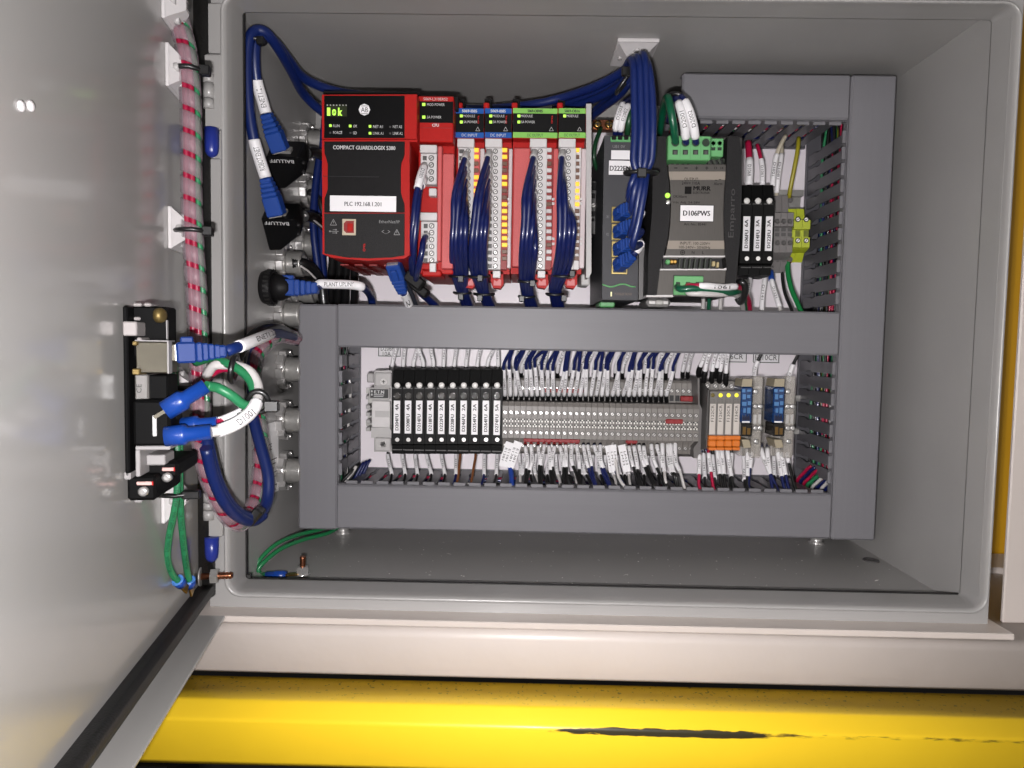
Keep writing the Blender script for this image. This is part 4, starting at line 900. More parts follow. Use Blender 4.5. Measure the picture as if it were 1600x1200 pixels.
# plug-in relays in clear sockets
clear = mat('clear_plastic', (206,200,192), .14, spec=.6, alpha=.42, k=1.2)
rblue = mat('translucent_blue', (16,58,112), .2, coat=.5, noise=.5, nscale=420)
for k, x in enumerate((1157.5, 1208)):
    Y = .118
    o = thing('relay', ('blue plug-in relay in a clear socket beside the orange levers', 'blue plug-in relay in a clear socket next to the vertical duct')[k], 'relay', at(x+15, 712, .14), 'blue relays in clear sockets')
    m = MB(); m.pbox(x-2, 592, x+34, 713, .138, .181, .001); m.pbox(x+18.5, 588, x+33, 716, .129, .138, .0008); m.pbox(x+19, 646, x+33, 664, .124, .13, .0006); obj('socket', m, clear, o)
    m = MB()
    for sx, sy in ((x+22.5, 635), (x+22.5, 669), (x+30, 635), (x+30, 669), (x+24, 690), (x+23,612)):
        p = at(sx, sy, .1285); m.lathe(p, (0,-1,0), [(0,.0023),(.0005,.0022),(.0009,.0012)], 10)
    m.pbox(x+19.5, 648, x+24.5, 662, .1236, .125); m.pbox(x+27, 648, x+31.5, 662, .1236, .125); m.pbox(x, 604, x+30, 607, .140, .15); m.pbox(x, 690, x+30, 694, .140, .15); obj('contact', m, steel, o)
    m = MB(); m.pbox(x, 605, x+18, 661, Y, .138, .0008); rb = obj('relay_body', m, rblue, o)
    m = MB(); m.pbox(x+2.2, 658, x+14, 660.5, Y-.0003, Y); obj('print_line', m, wht, rb)
    m = MB()
    for a in ((2,608,7,613),(10,609,16,612),(3,616,8,624),(10,617,15,622),(2,628,9,634),(11,627,16,633),(4,638,8,645),(10,637,15,646)): m.pbox(x+a[0], a[1], x+a[2], a[3], Y-.0003, Y+.0005)
    obj('inner_part', m, mat('pale_blue_glint', (96,150,210), .2, metal=.3), rb)
    m = MB(); m.pprism([(x+2,657),(x+3,648),(x+6,652),(x+8,647),(x+10,652),(x+13,648),(x+15,657)], Y-.0003, Y); obj('emblem', m, mat('dark_blue_print', (8,22,60), .3), rb)
    m = MB(); m.pbox(x+.5, 662, x+18, 682, Y+.0006, .138, .0006); lo_ = obj('lower_housing', m, mat('smoked_housing', (44,42,40), .16, coat=.5), o)
    m = MB(); m.pbox(x+3, 667, x+8, 679, Y+.0002, Y+.001); m.pbox(x+10, 669, x+15, 679, Y+.0002, Y+.001); obj('contact', m, mat('bronze_contact', (150,118,70), .3, metal=.8), lo_)
    kh = mat('khaki_plastic', (182,170,144), .45)
    m = MB(); m.pprism([(x+3,592),(x+18,592),(x+17,604),(x+1,604)], .122, .14); obj('retaining_clip', m, kh, o)
    m = MB(); m.pprism([(x+1,687),(x+13,687),(x+16,699),(x+5,700)], .122, .14); obj('retaining_clip', m, kh, o)

# upper terminals: three grey, two yellow-green earth terminals
def tall_terminal(name, label, x0, x1, yt, yb, Y, m_, circ, group, recess=None):
    o = thing(name, label, 'terminal block', at((x0+x1)/2, yb, Y), group); cx = (x0+x1)/2
    X0, X1, Z0, Z1 = rect(x0+.2, yt, x1-.2, yb, Y); h = Z1-Z0
    m = MB(); m.prism([(.182,Z0+h*.1),(Y+.014,Z0),(Y+.010,Z0+h*.16),(Y+.004,Z0+h*.2),(Y,Z0+h*.24),(Y,Z0+h*.42),(Y+.003,Z0+h*.43),(Y+.003,Z0+h*.56),(Y,Z0+h*.57),(Y,Z0+h*.74),(Y+.005,Z0+h*.76),(Y+.012,Z0+h*.78),(Y+.014,Z1),(.182,Z1-h*.1)], X0, X1, 'x'); obj('body', m, m_, o)
    for y, dy in circ:
        m = MB(); screw_mesh(m, cx, y, 4.1, Y+dy); obj('screw', m, [dgrey if name == 'terminal_block' else steel, ink if name != 'terminal_block' else mat('terminal_shadow_grey', (96,92,90), .45)], o)
    m = MB()
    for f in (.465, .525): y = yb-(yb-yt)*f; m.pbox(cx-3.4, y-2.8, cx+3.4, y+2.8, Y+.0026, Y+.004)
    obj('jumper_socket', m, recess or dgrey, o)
for k, lab in enumerate(('grey terminal block standing against the third upper fuse holder', 'grey terminal block, middle one of three beside the upper fuses', 'grey terminal block standing against the yellow-green earth terminals')):
    tall_terminal('terminal_block', lab, 1209.5+9.9*k, 1219.4+9.9*k, 300, 424, .136, mat('terminal_mid_grey', (126,122,121), .45), ((313.5,.0145),(346,.0003),(379.5,.0003),(405.5,.0105)), 'grey terminals in the upper row')
for k, lab in enumerate(('yellow-green earth terminal touching the grey terminals', 'yellow-green earth terminal nearest the vertical duct')):
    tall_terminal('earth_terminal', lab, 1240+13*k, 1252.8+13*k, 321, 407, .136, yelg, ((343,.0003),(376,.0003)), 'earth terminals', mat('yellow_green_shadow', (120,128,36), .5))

# ================================================================ wires
def plen(P):
    L = [0]
    for a, b in zip(P, P[1:]): L.append(L[-1]+(b-a).length)
    return L
def sub(P, s0, s1):
    L = plen(P); T = L[-1]; a, b = s0*T, s1*T; out = []
    def pt(d):
        for i in range(len(L)-1):
            if L[i+1] >= d: return P[i].lerp(P[i+1], (d-L[i])/max(1e-9, L[i+1]-L[i]))
        return P[-1]
    out.append(pt(a)); out += [P[i] for i in range(len(L)) if a+1e-5 < L[i] < b-1e-5]; out.append(pt(b)); return out
def facing_text(mb, s, P, rad, frac=.5, length=.7, hgt=.9, flip=False):
    """lettering laid along a sleeve, on the side that faces out of the cabinet"""
    L = plen(P); c = sub(P, max(0,frac-.01), min(1,frac+.01)); mid = (c[0]+c[-1])/2; d = (P[-1]-P[0]).normalized()
    out = (CAM-mid); out = (out - d*out.dot(d)).normalized(); ey = out.cross(d)
    if flip: d, ey = -d, -ey
    put_text(mb, s, mid+out*(rad*1.04+.00012), d, ey, L[-1]*length, rad*1.25*hgt)
WT = ['E1321','E1381','E1371','E1341','F1321','F1241','D2201','D2801','D1051','D1081','E1061','F1341']
def wire(pts, rad, m_, label, group=None, marks=(), ferr=None, k=4, name='wire', cat='wire', ends=None, n=7, mrad=None):
    P = smooth_path([at(*p) if not isinstance(p, Vector) else p for p in pts], k)
    o = obj(name, MB().tube(P, rad, n), m_, None); tag(o, label, cat, group)
    for (s0, s1, s) in marks:
        Q = sub(P, s0, s1); R = (mrad or rad*1.35); mk = obj('marker', MB().tube(Q, R, 8), wht, o)
        if s:
            t = MB(); facing_text(t, s, Q, R, .5, .42, .72); obj('lettering', t, ink, mk)
    if ferr:
        for (s0, s1, fm, fr_) in ferr: obj('ferrule', MB().tube(sub(P, s0, s1), rad*fr_, 8), fm, o)
    return o
# the loose wires above the fuses
G1 = 'wires feeding the lower fuse holders from above'
tops = ((618,613),(632,630),(651,646),(655,661),(674,677),(694,693),(713,710),(731,728),(750,746),(770,762),(778,778))
for i, (xt, xb) in enumerate(tops):
    lab = 'white-sleeved wire above the lower fuse holders, %s from the breaker' % ORD[i] if i else 'white-sleeved wire with a grey end beside the breaker'
    wire([(xt+3,528,.142),(xt,548,.143),(xb+.3,566,.145),(xb,581,.148)], .0011, wwht, lab, G1 if i else None, [(.02,.83,WT[i])], [(.83,1,blk if i else dgrey,1.6 if i else 2.6)], mrad=.00165)
# below the fuses
G2 = 'wires leaving the lower fuse holders'
for i, (xt, xb, m_, lab, mk) in enumerate(((606,612,wblk,'black wire with white sleeve',1),(629,633,wblk,'black wire with white sleeve',1),(649,652,wblk,'black wire with white sleeve',1),(667,674,wblk,'black wire with white sleeve',1),(690,695,wblk,'black wire with white sleeve',1),(712.5,712,wblue,'navy wire with short white sleeve',1),(719,716,wbrn,'brown bare wire',0),(743,738,wbrn,'brown bare wire',0),(757,756,wblue,'navy wire with short white sleeve',1),(777,775,wblk,'black wire with white sleeve',1))):
    wire([(xt,704,.152),(xt,714,.148),((xt+xb)/2,728,.140),(xb,744,.132),(xb-4-(0 if m_ is wbrn else 2),764,.120),(xb-5,774,.126)], .0011, m_, lab+' under the lower fuse row, %s from the breaker' % ORD[i], G2, [(.08,.50,WT[(i*3)%12])] if mk else (), mrad=.0016)
# front rank of terminal wires
G3 = 'navy wires on the upper level of the terminal row'
rnd = random.Random(11)
for i in range(31):
    xb = 789+8.42*i; pr = i//2; c = 789+8.42*(pr*2+.5); jit = rnd.uniform(-3.5,3.5)
    xm = xb+(c-xb)*.35 + (2.5 if i > 8 else -3) + jit + .1*i; xt = c+ (5+.38*i) + (xb-c)*.3
    ym = 577+rnd.uniform(-9,6)
    wire([(xt+6,530,.118),(xt+2,546,.124),(xm+1,ym-10,.129),(xm,ym,.1315),((xm+xb)/2,ym+20,.138),(xb,616,.1455),(xb,627,.1545),(xb,631,.158)], .00135, wblue, 'navy wire with a white sleeve on the upper terminal level, %s from the fuses' % ORD[i], G3,
         [(.42,.80,WT[rnd.randrange(12)])], [(.80,.96,blk,1.25)], mrad=.00160+rnd.uniform(-.0001,.0002))
G4 = 'sleeved wires behind the navy wires'
for i in range(23):
    x = 803+11.3*i; xt = x+rnd.uniform(6,16)
    wire([(xt+5,530,.150),(xt,548,.152),(x+2,570,.156),(x,584,.162),(x,592,.166)], .0012, wwht, 'white-sleeved wire behind the navy wires of the terminal row, %s from the fuses' % ORD[i], G4, [(.02,.80,WT[rnd.randrange(12)])], [(.80,1,blk,1.3)], mrad=.0017)
for i, x in enumerate((1066.5, 1074.5)):
    wire([(x+12,530,.147),(x+8,548,.149),(x+3,566,.154),(x,582,.16),(x,590,.164)], .0012, wwht, ('nearer','farther')[i]+' of two white-sleeved wires at the relay end of the terminal row', None if 0 else 'sleeved wires by the relays', [(.02,.80,WT[i+5])], [(.80,1,blk,1.5)], mrad=.0017)
for i, (xt, x, yb) in enumerate(((1104,1092,581),(1111,1100,592),(1120,1112,592),(1128,1118,583),(1134,1124,592),(1139,1134,596))):
    wire([(xt+4,530,.128),(xt,548,.129),((x+xt)/2-1,566,.133),(x,yb-2,.137),(x,yb+6,.141)], .0012, wwht, 'white-sleeved wire with a black end above the slim relays, %s from the terminals' % ORD[i], 'sleeved wires by the relays', [(.02,.72,WT[i+2])], [(.70,1,blk,1.9)], mrad=.0017)
wire([(1194,540,.135),(1190,552,.136),(1183,566,.138),(1179,580,.140),(1178,610,.146)], .0013, wblk, 'black wire with a white sleeve entering the first clear relay socket', None, [(.33,.75,'F2101')], mrad=.002)
wire([(1250,545,.13),(1246,556,.132),(1238,572,.135),(1232,592,.139),(1231,612,.144)], .0013, wblk, 'black wire with a white sleeve entering the relay socket by the duct', None, [(.35,.95,'F2102')], mrad=.002)
# lower rank of terminal wires
G5 = 'wires leaving the lower level of the terminal row'
low = [(821,821,wblk),(830,822,wblk),(841,843,wblk),(850,845,wblk),(858,862,wblk),(866,864,wblk),(875.5,884,wblk),(884,886,wblk),(893,906,wblk),(901.5,908,wblk),(912,930,wblue),(919,932,wblue),(929,952,wblue),(938,954,wblue),(983,1000,wblk),(991,1002,wblk),(999,1022,wblk),(1006,1024,wblk),(1018,1040,wblk),(1027,1043,wblk)]
for i, (xt, xb, m_) in enumerate(low):
    nm = 'black' if m_ is wblk else 'navy'
    j = rnd.uniform(-4,4)
    wire([(xt,690,.150),(xt,700,.145),(xt+(xb-xt)*.25+j,720,.138),(xt+(xb-xt)*.6,742,.131),(xb,760,.122),(xb+1,772,.124)], .00125, m_, nm+' wire with a white sleeve below the terminal row, %s from the fuses' % ORD[i], G5, [(.08+rnd.uniform(-.02,.03),.50+rnd.uniform(-.05,.05),WT[rnd.randrange(12)])], [(0,.07,redd if 818 < xt < 906 or 980 < xt < 995 else blk,1.2)], mrad=.00155+rnd.uniform(-.0001,.0002))
for i, (xt, xb, yb) in enumerate(((1035,1040,752),(1044,1053,742),(1048,1056,744),(1055,1070,764))):
    wire([(xt,690,.150),(xt,700,.145),(xt+1,722,.138),((xt+xb)/2+1,740,.130),(xb,yb,.124),(xb+6,772,.124)], .00125, wwht if i in (0,3) else wblk, 'white-sleeved wire at the relay end of the lower terminal level, %s of four' % ORD[i], 'wires at the relay end of the lower level', [(.06,.58,WT[i+6])], mrad=.0018)
G6 = 'sleeved wires behind the lower rank'
for i in range(24):
    x = 812+9.7*i
    if 900 < x < 0: continue
    wire([(x,694,.164),(x-2+rnd.uniform(-2,2),712,.160),(x-4+rnd.uniform(-3,5),734,.154),(x+rnd.uniform(-3,6),756,.14),(x+3,772,.13)], .0012, wblk if i % 3 else wwht, 'sleeved wire behind the front wires below the terminal row, %s from the fuses' % ORD[i], G6, [(.10,.56,WT[rnd.randrange(12)])], mrad=.0015)
# wide flag labels
def flag(x0, y0, x1, y1, wpx, txt, Y, label):
    a, b = at(x0,y0,Y), at(x1,y1,Y); d = (b-a).normalized(); s_ = Vector((-d.z,0,d.x)); h = wpx/ppm(Y)/2
    m = MB(); m.obox((a+b)/2, d, s_, Vector((0,1,0)), (b-a).length/2, h, .0004)
    o = obj('flag_label', m, wht, None); tag(o, label, 'wire label', 'wide flag labels on the lower wires')
    t = MB()
    for q, s in ((-.42, txt), (.42, txt)): put_text(t, s, (a+b)/2 + s_*h*q + Vector((0,-.0006,0)), d, s_ if d.cross(s_).y < 0 else -s_, (b-a).length*.5, h*.55)
    obj('lettering', t, ink, o)
flag(797,691,785,729,13,'E1381','.' and .135,'slanted flag label nearest the last black fuse holder'); flag(810,690,796,731,13,'E1381',.133,'slanted flag label above the blue wire at the start of the terminal row')
flag(950,696,957,738,10,'LM31',.137,'flag label on the white wire below the middle of the terminals'); flag(957,695,961,737,11,'LM33',.134,'pair flag label beside the curved white wire'); flag(971,695,980,737,12,'LM33',.134,'wide flag label just before the small red jumper bar')
wire([(797,728,.136),(799,742,.13),(800,758,.122),(802,772,.124)], .0022, mat('bright_blue_wire', (34,70,160), .35), 'thick blue wire below the first slanted flag labels')
wire([(957,692,.14),(962,720,.134),(966,744,.128),(974,758,.122),(984,770,.122)], .0013, wwht, 'curved white wire running down beside the flag labels'); wire([(962,736,.134),(970,750,.128),(978,762,.122),(987,772,.123)], .0013, wblue, 'navy wire curving beside the curved white wire')
# below the relays
rl_ = [(1093,1092,wred,'red',.30,.66,vblue),(1099,1102,wblk,'black',.15,.6,None),(1107,1114,wred,'red',.28,.62,vblue),(1113,1118,wblk,'black',.18,.62,None),(1121,1127,wblk,'black',.18,.66,blk),(1128,1133,wblk,'black',.12,.66,blk),(1137,1145,wblk,'black',.18,.7,None),(1143,1140,wblk,'black',.15,.4,None),
       (1162,1164,wblk,'black',.2,.7,None),(1168,1168,wblk,'black',.2,.7,None),(1174,1169,wblue,'navy',.10,.55,None),(1190,1212,wblue,'navy',.15,.66,None),(1199,1206,wblue,'navy',.15,.6,None),(1209,1210,wblk,'black',.2,.55,None),(1215,1224,wblue,'navy',.2,.7,None),(1221,1231,wblue,'navy',.15,.68,None),(1229,1241,wblk,'black',.12,.46,None)]
for i, (xt, xb, m_, nm, a, b, fm) in enumerate(rl_):
    Yb = .150 if i in (1,3,7,8,13) else .140
    wire([(xt,694,.150),(xt,706,Yb),(xt+(xb-xt)*.3,724,Yb-.004),(xt+(xb-xt)*.7,744,Yb-.010),(xb,758,.126),(xb+4,770,.122)], .0013, m_, '%s wire with a white sleeve below the relays, %s from the terminal row' % (nm, ORD[i]), 'wires below the relays', [(a,b,WT[(i*5)%12])], [(0,a*.7,fm,1.7)] if fm else None, mrad=.0019)
# strands passing the two lower corners of the duct frame
for i, (x0,y0,x1,y1,m_,nm) in enumerate(((1247,748,1262,732,wred,'red'),(1252,751,1268,734,wblue,'navy'),(1257,754,1274,737,wred,'red'),(1262,757,1280,742,wgrn,'green'),(1270,760,1283,748,wwht,'white'),(1277,762,1290,750,wblue,'navy'),(1283,764,1295,751,wwht,'white'),(1289,766,1300,754,wblue,'navy'))):
    wire([(x0-2,y0+8,.166-.003*i),(x0,y0,.160-.004*i),((x0+x1)/2,(y0+y1)/2,.156-.004*i),(x1,y1,.152-.004*i),(x1+6,y1-4,.150-.004*i)], .0014, m_, nm+' strand at the corner of the bottom and tall ducts, %s outwards' % ORD[i], 'strands in the corner by the relays')
for i, (x0,y0,x1,y1,m_,nm) in enumerate(((535,752,548,738,wblk,'black'),(541,750,553,734,wwht,'white'),(547,749,558,731,wblk,'black'),(554,748,565,728,wblue,'blue'),(560,746,570,726,wblue,'blue'),(566,744,575,724,wblue,'blue'))):
    wire([(x0-4,y0+8,.118+.008*i),(x0,y0,.122+.008*i),(x1,y1,.126+.008*i),(x1+3,y1-5,.128+.008*i)], .0014, m_, nm+' strand crossing the corner below the breaker, %s from the duct' % ORD[i], 'strands in the corner below the breaker')

# wires over the upper fuses
wire([(1169,222,.150),(1170,236,.146),(1171,262,.142),(1170,290,.14)], .0026, wred, 'pair of red wires with white sleeves above the first upper fuse holder', None, [(.42,1,'D1068')], mrad=.0031)
wire([(1183,226,.150),(1187,240,.146),(1191,262,.142),(1191,290,.14)], .0016, wred, 'red wire with a white sleeve above the second upper fuse holder', None, [(.40,1,'D1061')], mrad=.0021)
wire([(1228,212,.150),(1220,226,.146),(1213,244,.144),(1209,266,.142),(1207,292,.14)], .0018, mat('cream_wire', (222,212,190), .4), 'cream wire with a white sleeve above the third upper fuse holder', None, [(.42,1,'D1021')], mrad=.0022)
wire([(1222,228,.158),(1220,250,.152),(1216,275,.148),(1213,306,.15)], .0016, mat('cream_wire', (222,212,190), .4), 'cream wire with a white sleeve above the grey terminals', None, [(.2,.95,'D1081')], mrad=.0021)
wire([(1248,215,.150),(1246,236,.146),(1240,268,.146),(1234,300,.15),(1233,312,.155)], .0017, wyel, 'yellow-green earth wire running up to the top duct')
wire([(1172,428,.148),(1171,440,.142),(1168,460,.138),(1166,482,.134),(1165,494,.13)], .0014, wred, 'red wire with a white sleeve below the first upper fuse holder', None, [(.12,.72,'D1061')], mrad=.002)
wire([(1195,428,.148),(1194,445,.142),(1191,465,.138),(1190,494,.132)], .0014, wwht, 'white-sleeved wire below the second upper fuse holder', None, [(.08,.9,'D1141')], mrad=.002)
wire([(1204,424,.150),(1206,440,.144),(1211,458,.140),(1218,480,.134),(1221,494,.13)], .0014, wwht, 'white-sleeved wire with a blue end below the third upper fuse holder', None, [(.2,.8,'D1221')], [(.0,.22,vblue,1.8)], mrad=.002)
wire([(1222,418,.152),(1223,440,.148),(1227,460,.142),(1236,482,.134),(1240,494,.13)], .0013, wblk, 'black wire leaving the grey terminals downward')
wire([(1231,402,.150),(1231,425,.146),(1236,450,.140),(1246,474,.132),(1254,492,.126)], .0020, mat('leaf_green_wire', (20,130,66), .36), 'green earth wire leaving the yellow-green terminals downward', None, (), [(0,.08,redd,1.6)])
# power supply wires
G7 = 'wires on the power supply output plug'
wire([(1055.5,224,.066),(1053,200,.056),(1048,172,.054),(1043,152,.062),(1037,168,.085),(1031,205,.11),(1030,222,.13)], .0028, dgrn, 'thick green wire looping from the output plug of the power supply', G7, k=6)
wire([(1072,226,.066),(1070,200,.058),(1064,172,.056),(1056,154,.064),(1050,160,.085),(1044,190,.11)], .0025, wblue, 'inner navy wire with a white sleeve on the power supply output plug', G7, [(.06,.36,'D2001')], mrad=.0031, k=6)
wire([(1087.5,226,.066),(1084,198,.058),(1075,168,.056),(1063,151,.064),(1056,158,.085),(1048,190,.11)], .0025, wblue, 'outer navy wire with a white sleeve on the power supply output plug', G7, [(.06,.36,'D2002')], mrad=.0031, k=6)
wire([(1040,160,.08),(1046,148,.066),(1060,147,.062),(1066,153,.064)], .0018, wblk, 'black tie around the looped wires above the power supply', None, name='cable_tie', cat='cable tie', k=6)
G8 = 'wires on the power supply input plug'
wire([(1058,448,.066),(1064,452,.060),(1085,451,.058),(1115,455,.062),(1140,458,.070),(1160,454,.085),(1166,470,.11),(1165,492,.125)], .0024, dgrn, 'green wire running sideways from the input plug of the power supply', G8, k=6)
wire([(1074,446,.066),(1084,447,.060),(1105,447,.058),(1130,449,.064),(1155,449,.075),(1168,466,.105),(1172,492,.125)], .0022, wred, 'red wire with a white sleeve at the input plug of the power supply', G8, [(.10,.40,'1061')], mrad=.0025, k=6)
wire([(1090,447,.066),(1075,457,.062),(1095,459,.058),(1125,460,.064),(1150,461,.080),(1160,478,.11),(1160,494,.125)], .0020, wwht, 'white wire below the green one at the power supply input', G8, k=6)
wire([(1152,442,.078),(1158,440,.070),(1164,447,.070),(1163,462,.074),(1157,472,.082),(1152,466,.084)], .0024, wblk, 'black cable tie around the input wires of the power supply', None, name='cable_tie', cat='cable tie', k=6)
for i, (x, m_, nm) in enumerate(((1098,wwht,'white'),(1107,dgrn,'green'),(1125,wwht,'white'))):
    wire([(x+3,458,.13),(x+1,470,.128),(x,494,.124)], .0016, m_, nm+' wire dropping from the power supply into the duct, %s from its steel foot' % ORD[i], 'short wires under the power supply')
# switch supply wires
G9 = 'supply wires of the network switch'
wire([(961,214,.092),(963,195,.084),(968,176,.082),(974,162,.088),(986,152,.105)], .0020, wblue, 'navy wire with a white sleeve nearest the earth bar, feeding the switch', G9, [(.12,.56,'D2001')], mrad=.0026)
wire([(969,214,.092),(971,196,.084),(976,178,.082),(983,164,.088),(994,155,.105)], .0020, wblue, 'navy and white wire with a white sleeve in the second place on the switch', G9, [(.12,.54,'D2002')], mrad=.0026)
wire([(980,214,.092),(982,194,.084),(985,176,.084),(992,160,.10)], .0022, mat('deep_green_wire', (28,76,46), .36), 'dark green wire feeding the switch beside the navy pair', G9)
wire([(939,200,.14),(931,222,.13),(928,244,.128),(932,262,.134),(944,278,.15)], .0017, mat('deep_green_wire', (28,76,46), .36), 'dark green earth wire hanging from the copper bar')

# bundles of navy wires from the modules
def bundle(label, path, yys, xt, ties, group='navy wire bundles of the modules', ferm=None, spread=10.5, nw=8, seed=0):
    r = .0022; rnd = random.Random(seed)
    o = thing('wire_bundle', label, 'wire bundle', at(path[-1][0], path[-1][1], path[-1][2]), group)
    base = [at(*p) for p in path]
    for k in range(nw):
        row = k % 4; lay = k // 4
        off = (row-1.5)*spread/ppm(.07)*.62; oy = lay*.0036 + abs(row-1.5)*.0010
        ys = yys[k % len(yys)] + (k//len(yys))*14
        pts = [at(xt, ys, .088), at(xt-1, ys+4, .080)]
        for j, b in enumerate(base):
            if path[j][1] > ys+26:
                tight = .62 if j >= len(base)-3 else 1
                pts.append(b + Vector((off*tight + rnd.uniform(-.0003,.0003), oy*tight, 0)))
        P = smooth_path(pts, 5); w_ = obj('wire', MB().tube(P, r, 8), wblue, o)
        obj('sleeve', MB().tube(sub(P, .0, .07), r*1.25, 8), lgrey, w_)
    for (cx, cy, Y, hw, tail) in ties:
        m = MB(); c = at(cx, cy, Y); R = hw/ppm(Y)
        pts = [c + Vector((R*math.cos(a), R*.75*math.sin(a)+.002, .0006*math.cos(a*2))) for a in [2*math.pi*i/20 for i in range(21)]]
        m.tube(pts, .0011, 6); tie = obj('cable_tie', m, wblk, o)
        m = MB(); q = at(cx+tail[0], cy+tail[1], Y-.004); m.box(q.x-.0021,q.x+.0021,q.y-.0019,q.y+.0019,q.z-.0024,q.z+.0024,.0005); obj('tie_head', m, wblk, tie)
    return o
bundle('navy wire bundle hanging from the first blue-banded module', [(727,262,.066),(721,300,.058),(718,345,.056),(716,385,.060),(717,422,.080),(722,452,.100),(731,480,.122),(735,494,.13)], (242,262,284,306), 728, [(717,432,.086,15,(3,4)),(722,458,.104,13,(-2,6))], seed=1)
bundle('navy wire bundle hanging from the second blue-banded module', [(762,262,.066),(756,300,.058),(750,345,.056),(747,385,.060),(748,422,.080),(754,452,.100),(765,480,.122),(770,494,.13)], (240,262,284,306), 764, [(748,433,.086,15,(2,2)),(756,460,.104,15,(-6,6))], seed=2)
bundle('navy wire bundle hanging from the wide green-banded module', [(834,262,.066),(831,300,.058),(829,345,.056),(826,385,.060),(824,422,.080),(823,452,.100),(831,480,.122),(834,494,.13)], (240,262,300,330), 835, [(824,440,.090,14,(8,3)),(823,464,.106,12,(-8,3))], seed=3)
bundle('navy wire bundle hanging from the narrow green-banded module', [(882,262,.066),(885,300,.058),(886,345,.056),(884,385,.060),(878,420,.080),(868,450,.100),(872,478,.122),(876,494,.13)], (240,262,284,306), 879, [(880,432,.086,16,(14,-4)),(867,460,.104,13,(14,6))], seed=4)
# controller supply wires
for i, (p, mk) in enumerate((([(664,258,.072),(660,268,.064),(655,285,.060),(649,315,.056),(646,350,.055),(643,395,.062),(645,430,.085),(652,452,.105),(672,472,.122),(688,492,.13)], (.03,.16)), ([(664,278,.072),(659,288,.064),(655,300,.060),(652,330,.056),(649,360,.055),(646,400,.062),(648,432,.085),(655,456,.105),(676,474,.122),(694,494,.13)], (.03,.08)),
        ([(668,366,.074),(662,376,.064),(659,395,.060),(654,418,.066),(650,438,.085),(656,455,.105),(680,476,.122),(698,496,.13)], None))):
    wire(p, .0023, wblue, ('navy wire with a long white sleeve from the upper terminals of the controller','navy wire with a short sleeve from the upper terminals of the controller','navy wire from the lower terminals of the controller')[i], 'controller supply wires', [(mk[0], mk[1], 'D2001' if i == 0 else None)] if mk else (), [(0,.05,lgrey,1.25)], k=5, mrad=.0030)
for i, (x, y) in enumerate(((648,438),(656,452))):
    m = MB(); c = at(x, y, .088+.012*i); m.obox(c, Vector((.8,0,-.6)), Vector((.6,0,.8)), Vector((0,1,0)), .0075, .0045-.001*i, .006, .0012); o = obj('cable_tie', m, blk, None); tag(o, ('black cable tie gathering the controller wires', 'small black cable tie on the controller wires above the duct')[i], 'cable tie')

# ================================================================ network cables
def plug(parent, tip, axis, side, body=.021, boot=.018, w_=.0058, h_=.0052, m_=None, ribs=4):
    """blue plug: tip point, axis pointing out of the socket towards the cable"""
    m_ = m_ or pblue; axis = axis.normalized(); side = (side-axis*side.dot(axis)).normalized(); up = axis.cross(side)
    m = MB(); m.obox(tip+axis*body*.5, axis, side, up, body*.5, w_, h_, .0009); m.obox(tip+axis*body*.55+up*h_*1.15, axis, side, up, body*.32, w_*.42, h_*.35, .0006)
    o = obj('plug', m, m_, parent)
    m = MB(); m.obox(tip+axis*.0016, axis, side, up, .0024, w_*.8, h_*.8, .0003); obj('plug_tip', m, clear, o)
    m = MB(); c = tip+axis*body
    m.obox(c+axis*boot*.5, axis, side, up, boot*.5, w_*.62, h_*.62, .001)
    for k in range(ribs):
        s_ = .98-.09*k; m.obox(c+axis*(boot*(k+.45)/ribs), axis, side, up, boot*.12, w_*s_*.95, h_*s_*.95, .0007)
    obj('boot', m, m_, o); return tip+axis*(body+boot)
def cable(label, pts, rad=.0027, m_=None, group=None, marks=(), k=6, n=10, cat='network cable', name='network_cable'):
    P = smooth_path([at(*p) if not isinstance(p, Vector) else p for p in pts], k)
    o = obj(name, MB().tube(P, rad, n), m_ or cblue, None); tag(o, label, cat, group)
    for (s0, s1, s, fl) in marks:
        Q = sub(P, s0, s1); mk = obj('marker', MB().tube(Q, rad*1.13, 12), wht, o)
        if s: t = MB(); facing_text(t, s, Q, rad*1.13, .5, .62, .7, fl); obj('lettering', t, ink, mk)
    return o, P
tipu = at(614, 410, .075); axu = at(626, 446, .088)-tipu
eu = tipu+axu.normalized()*.026
o, P = cable('blue patch cable with a printed sleeve plugged into the underside of the controller', [eu, at(634,464,.100), at(640,480,.112), at(644,498,.125)], .0030, None, None, [(.06,.9,'2.1',False)])
plug(o, tipu, axu, Vector((1,0,0)), .014, .013, .0052, .0048)
cable('grey cable beside the patch cable under the controller', [at(622,412,.09), at(634,440,.10), at(645,465,.11), at(656,496,.125)], .0021, mat('slate_cable', (44,46,56), .4), None, ())
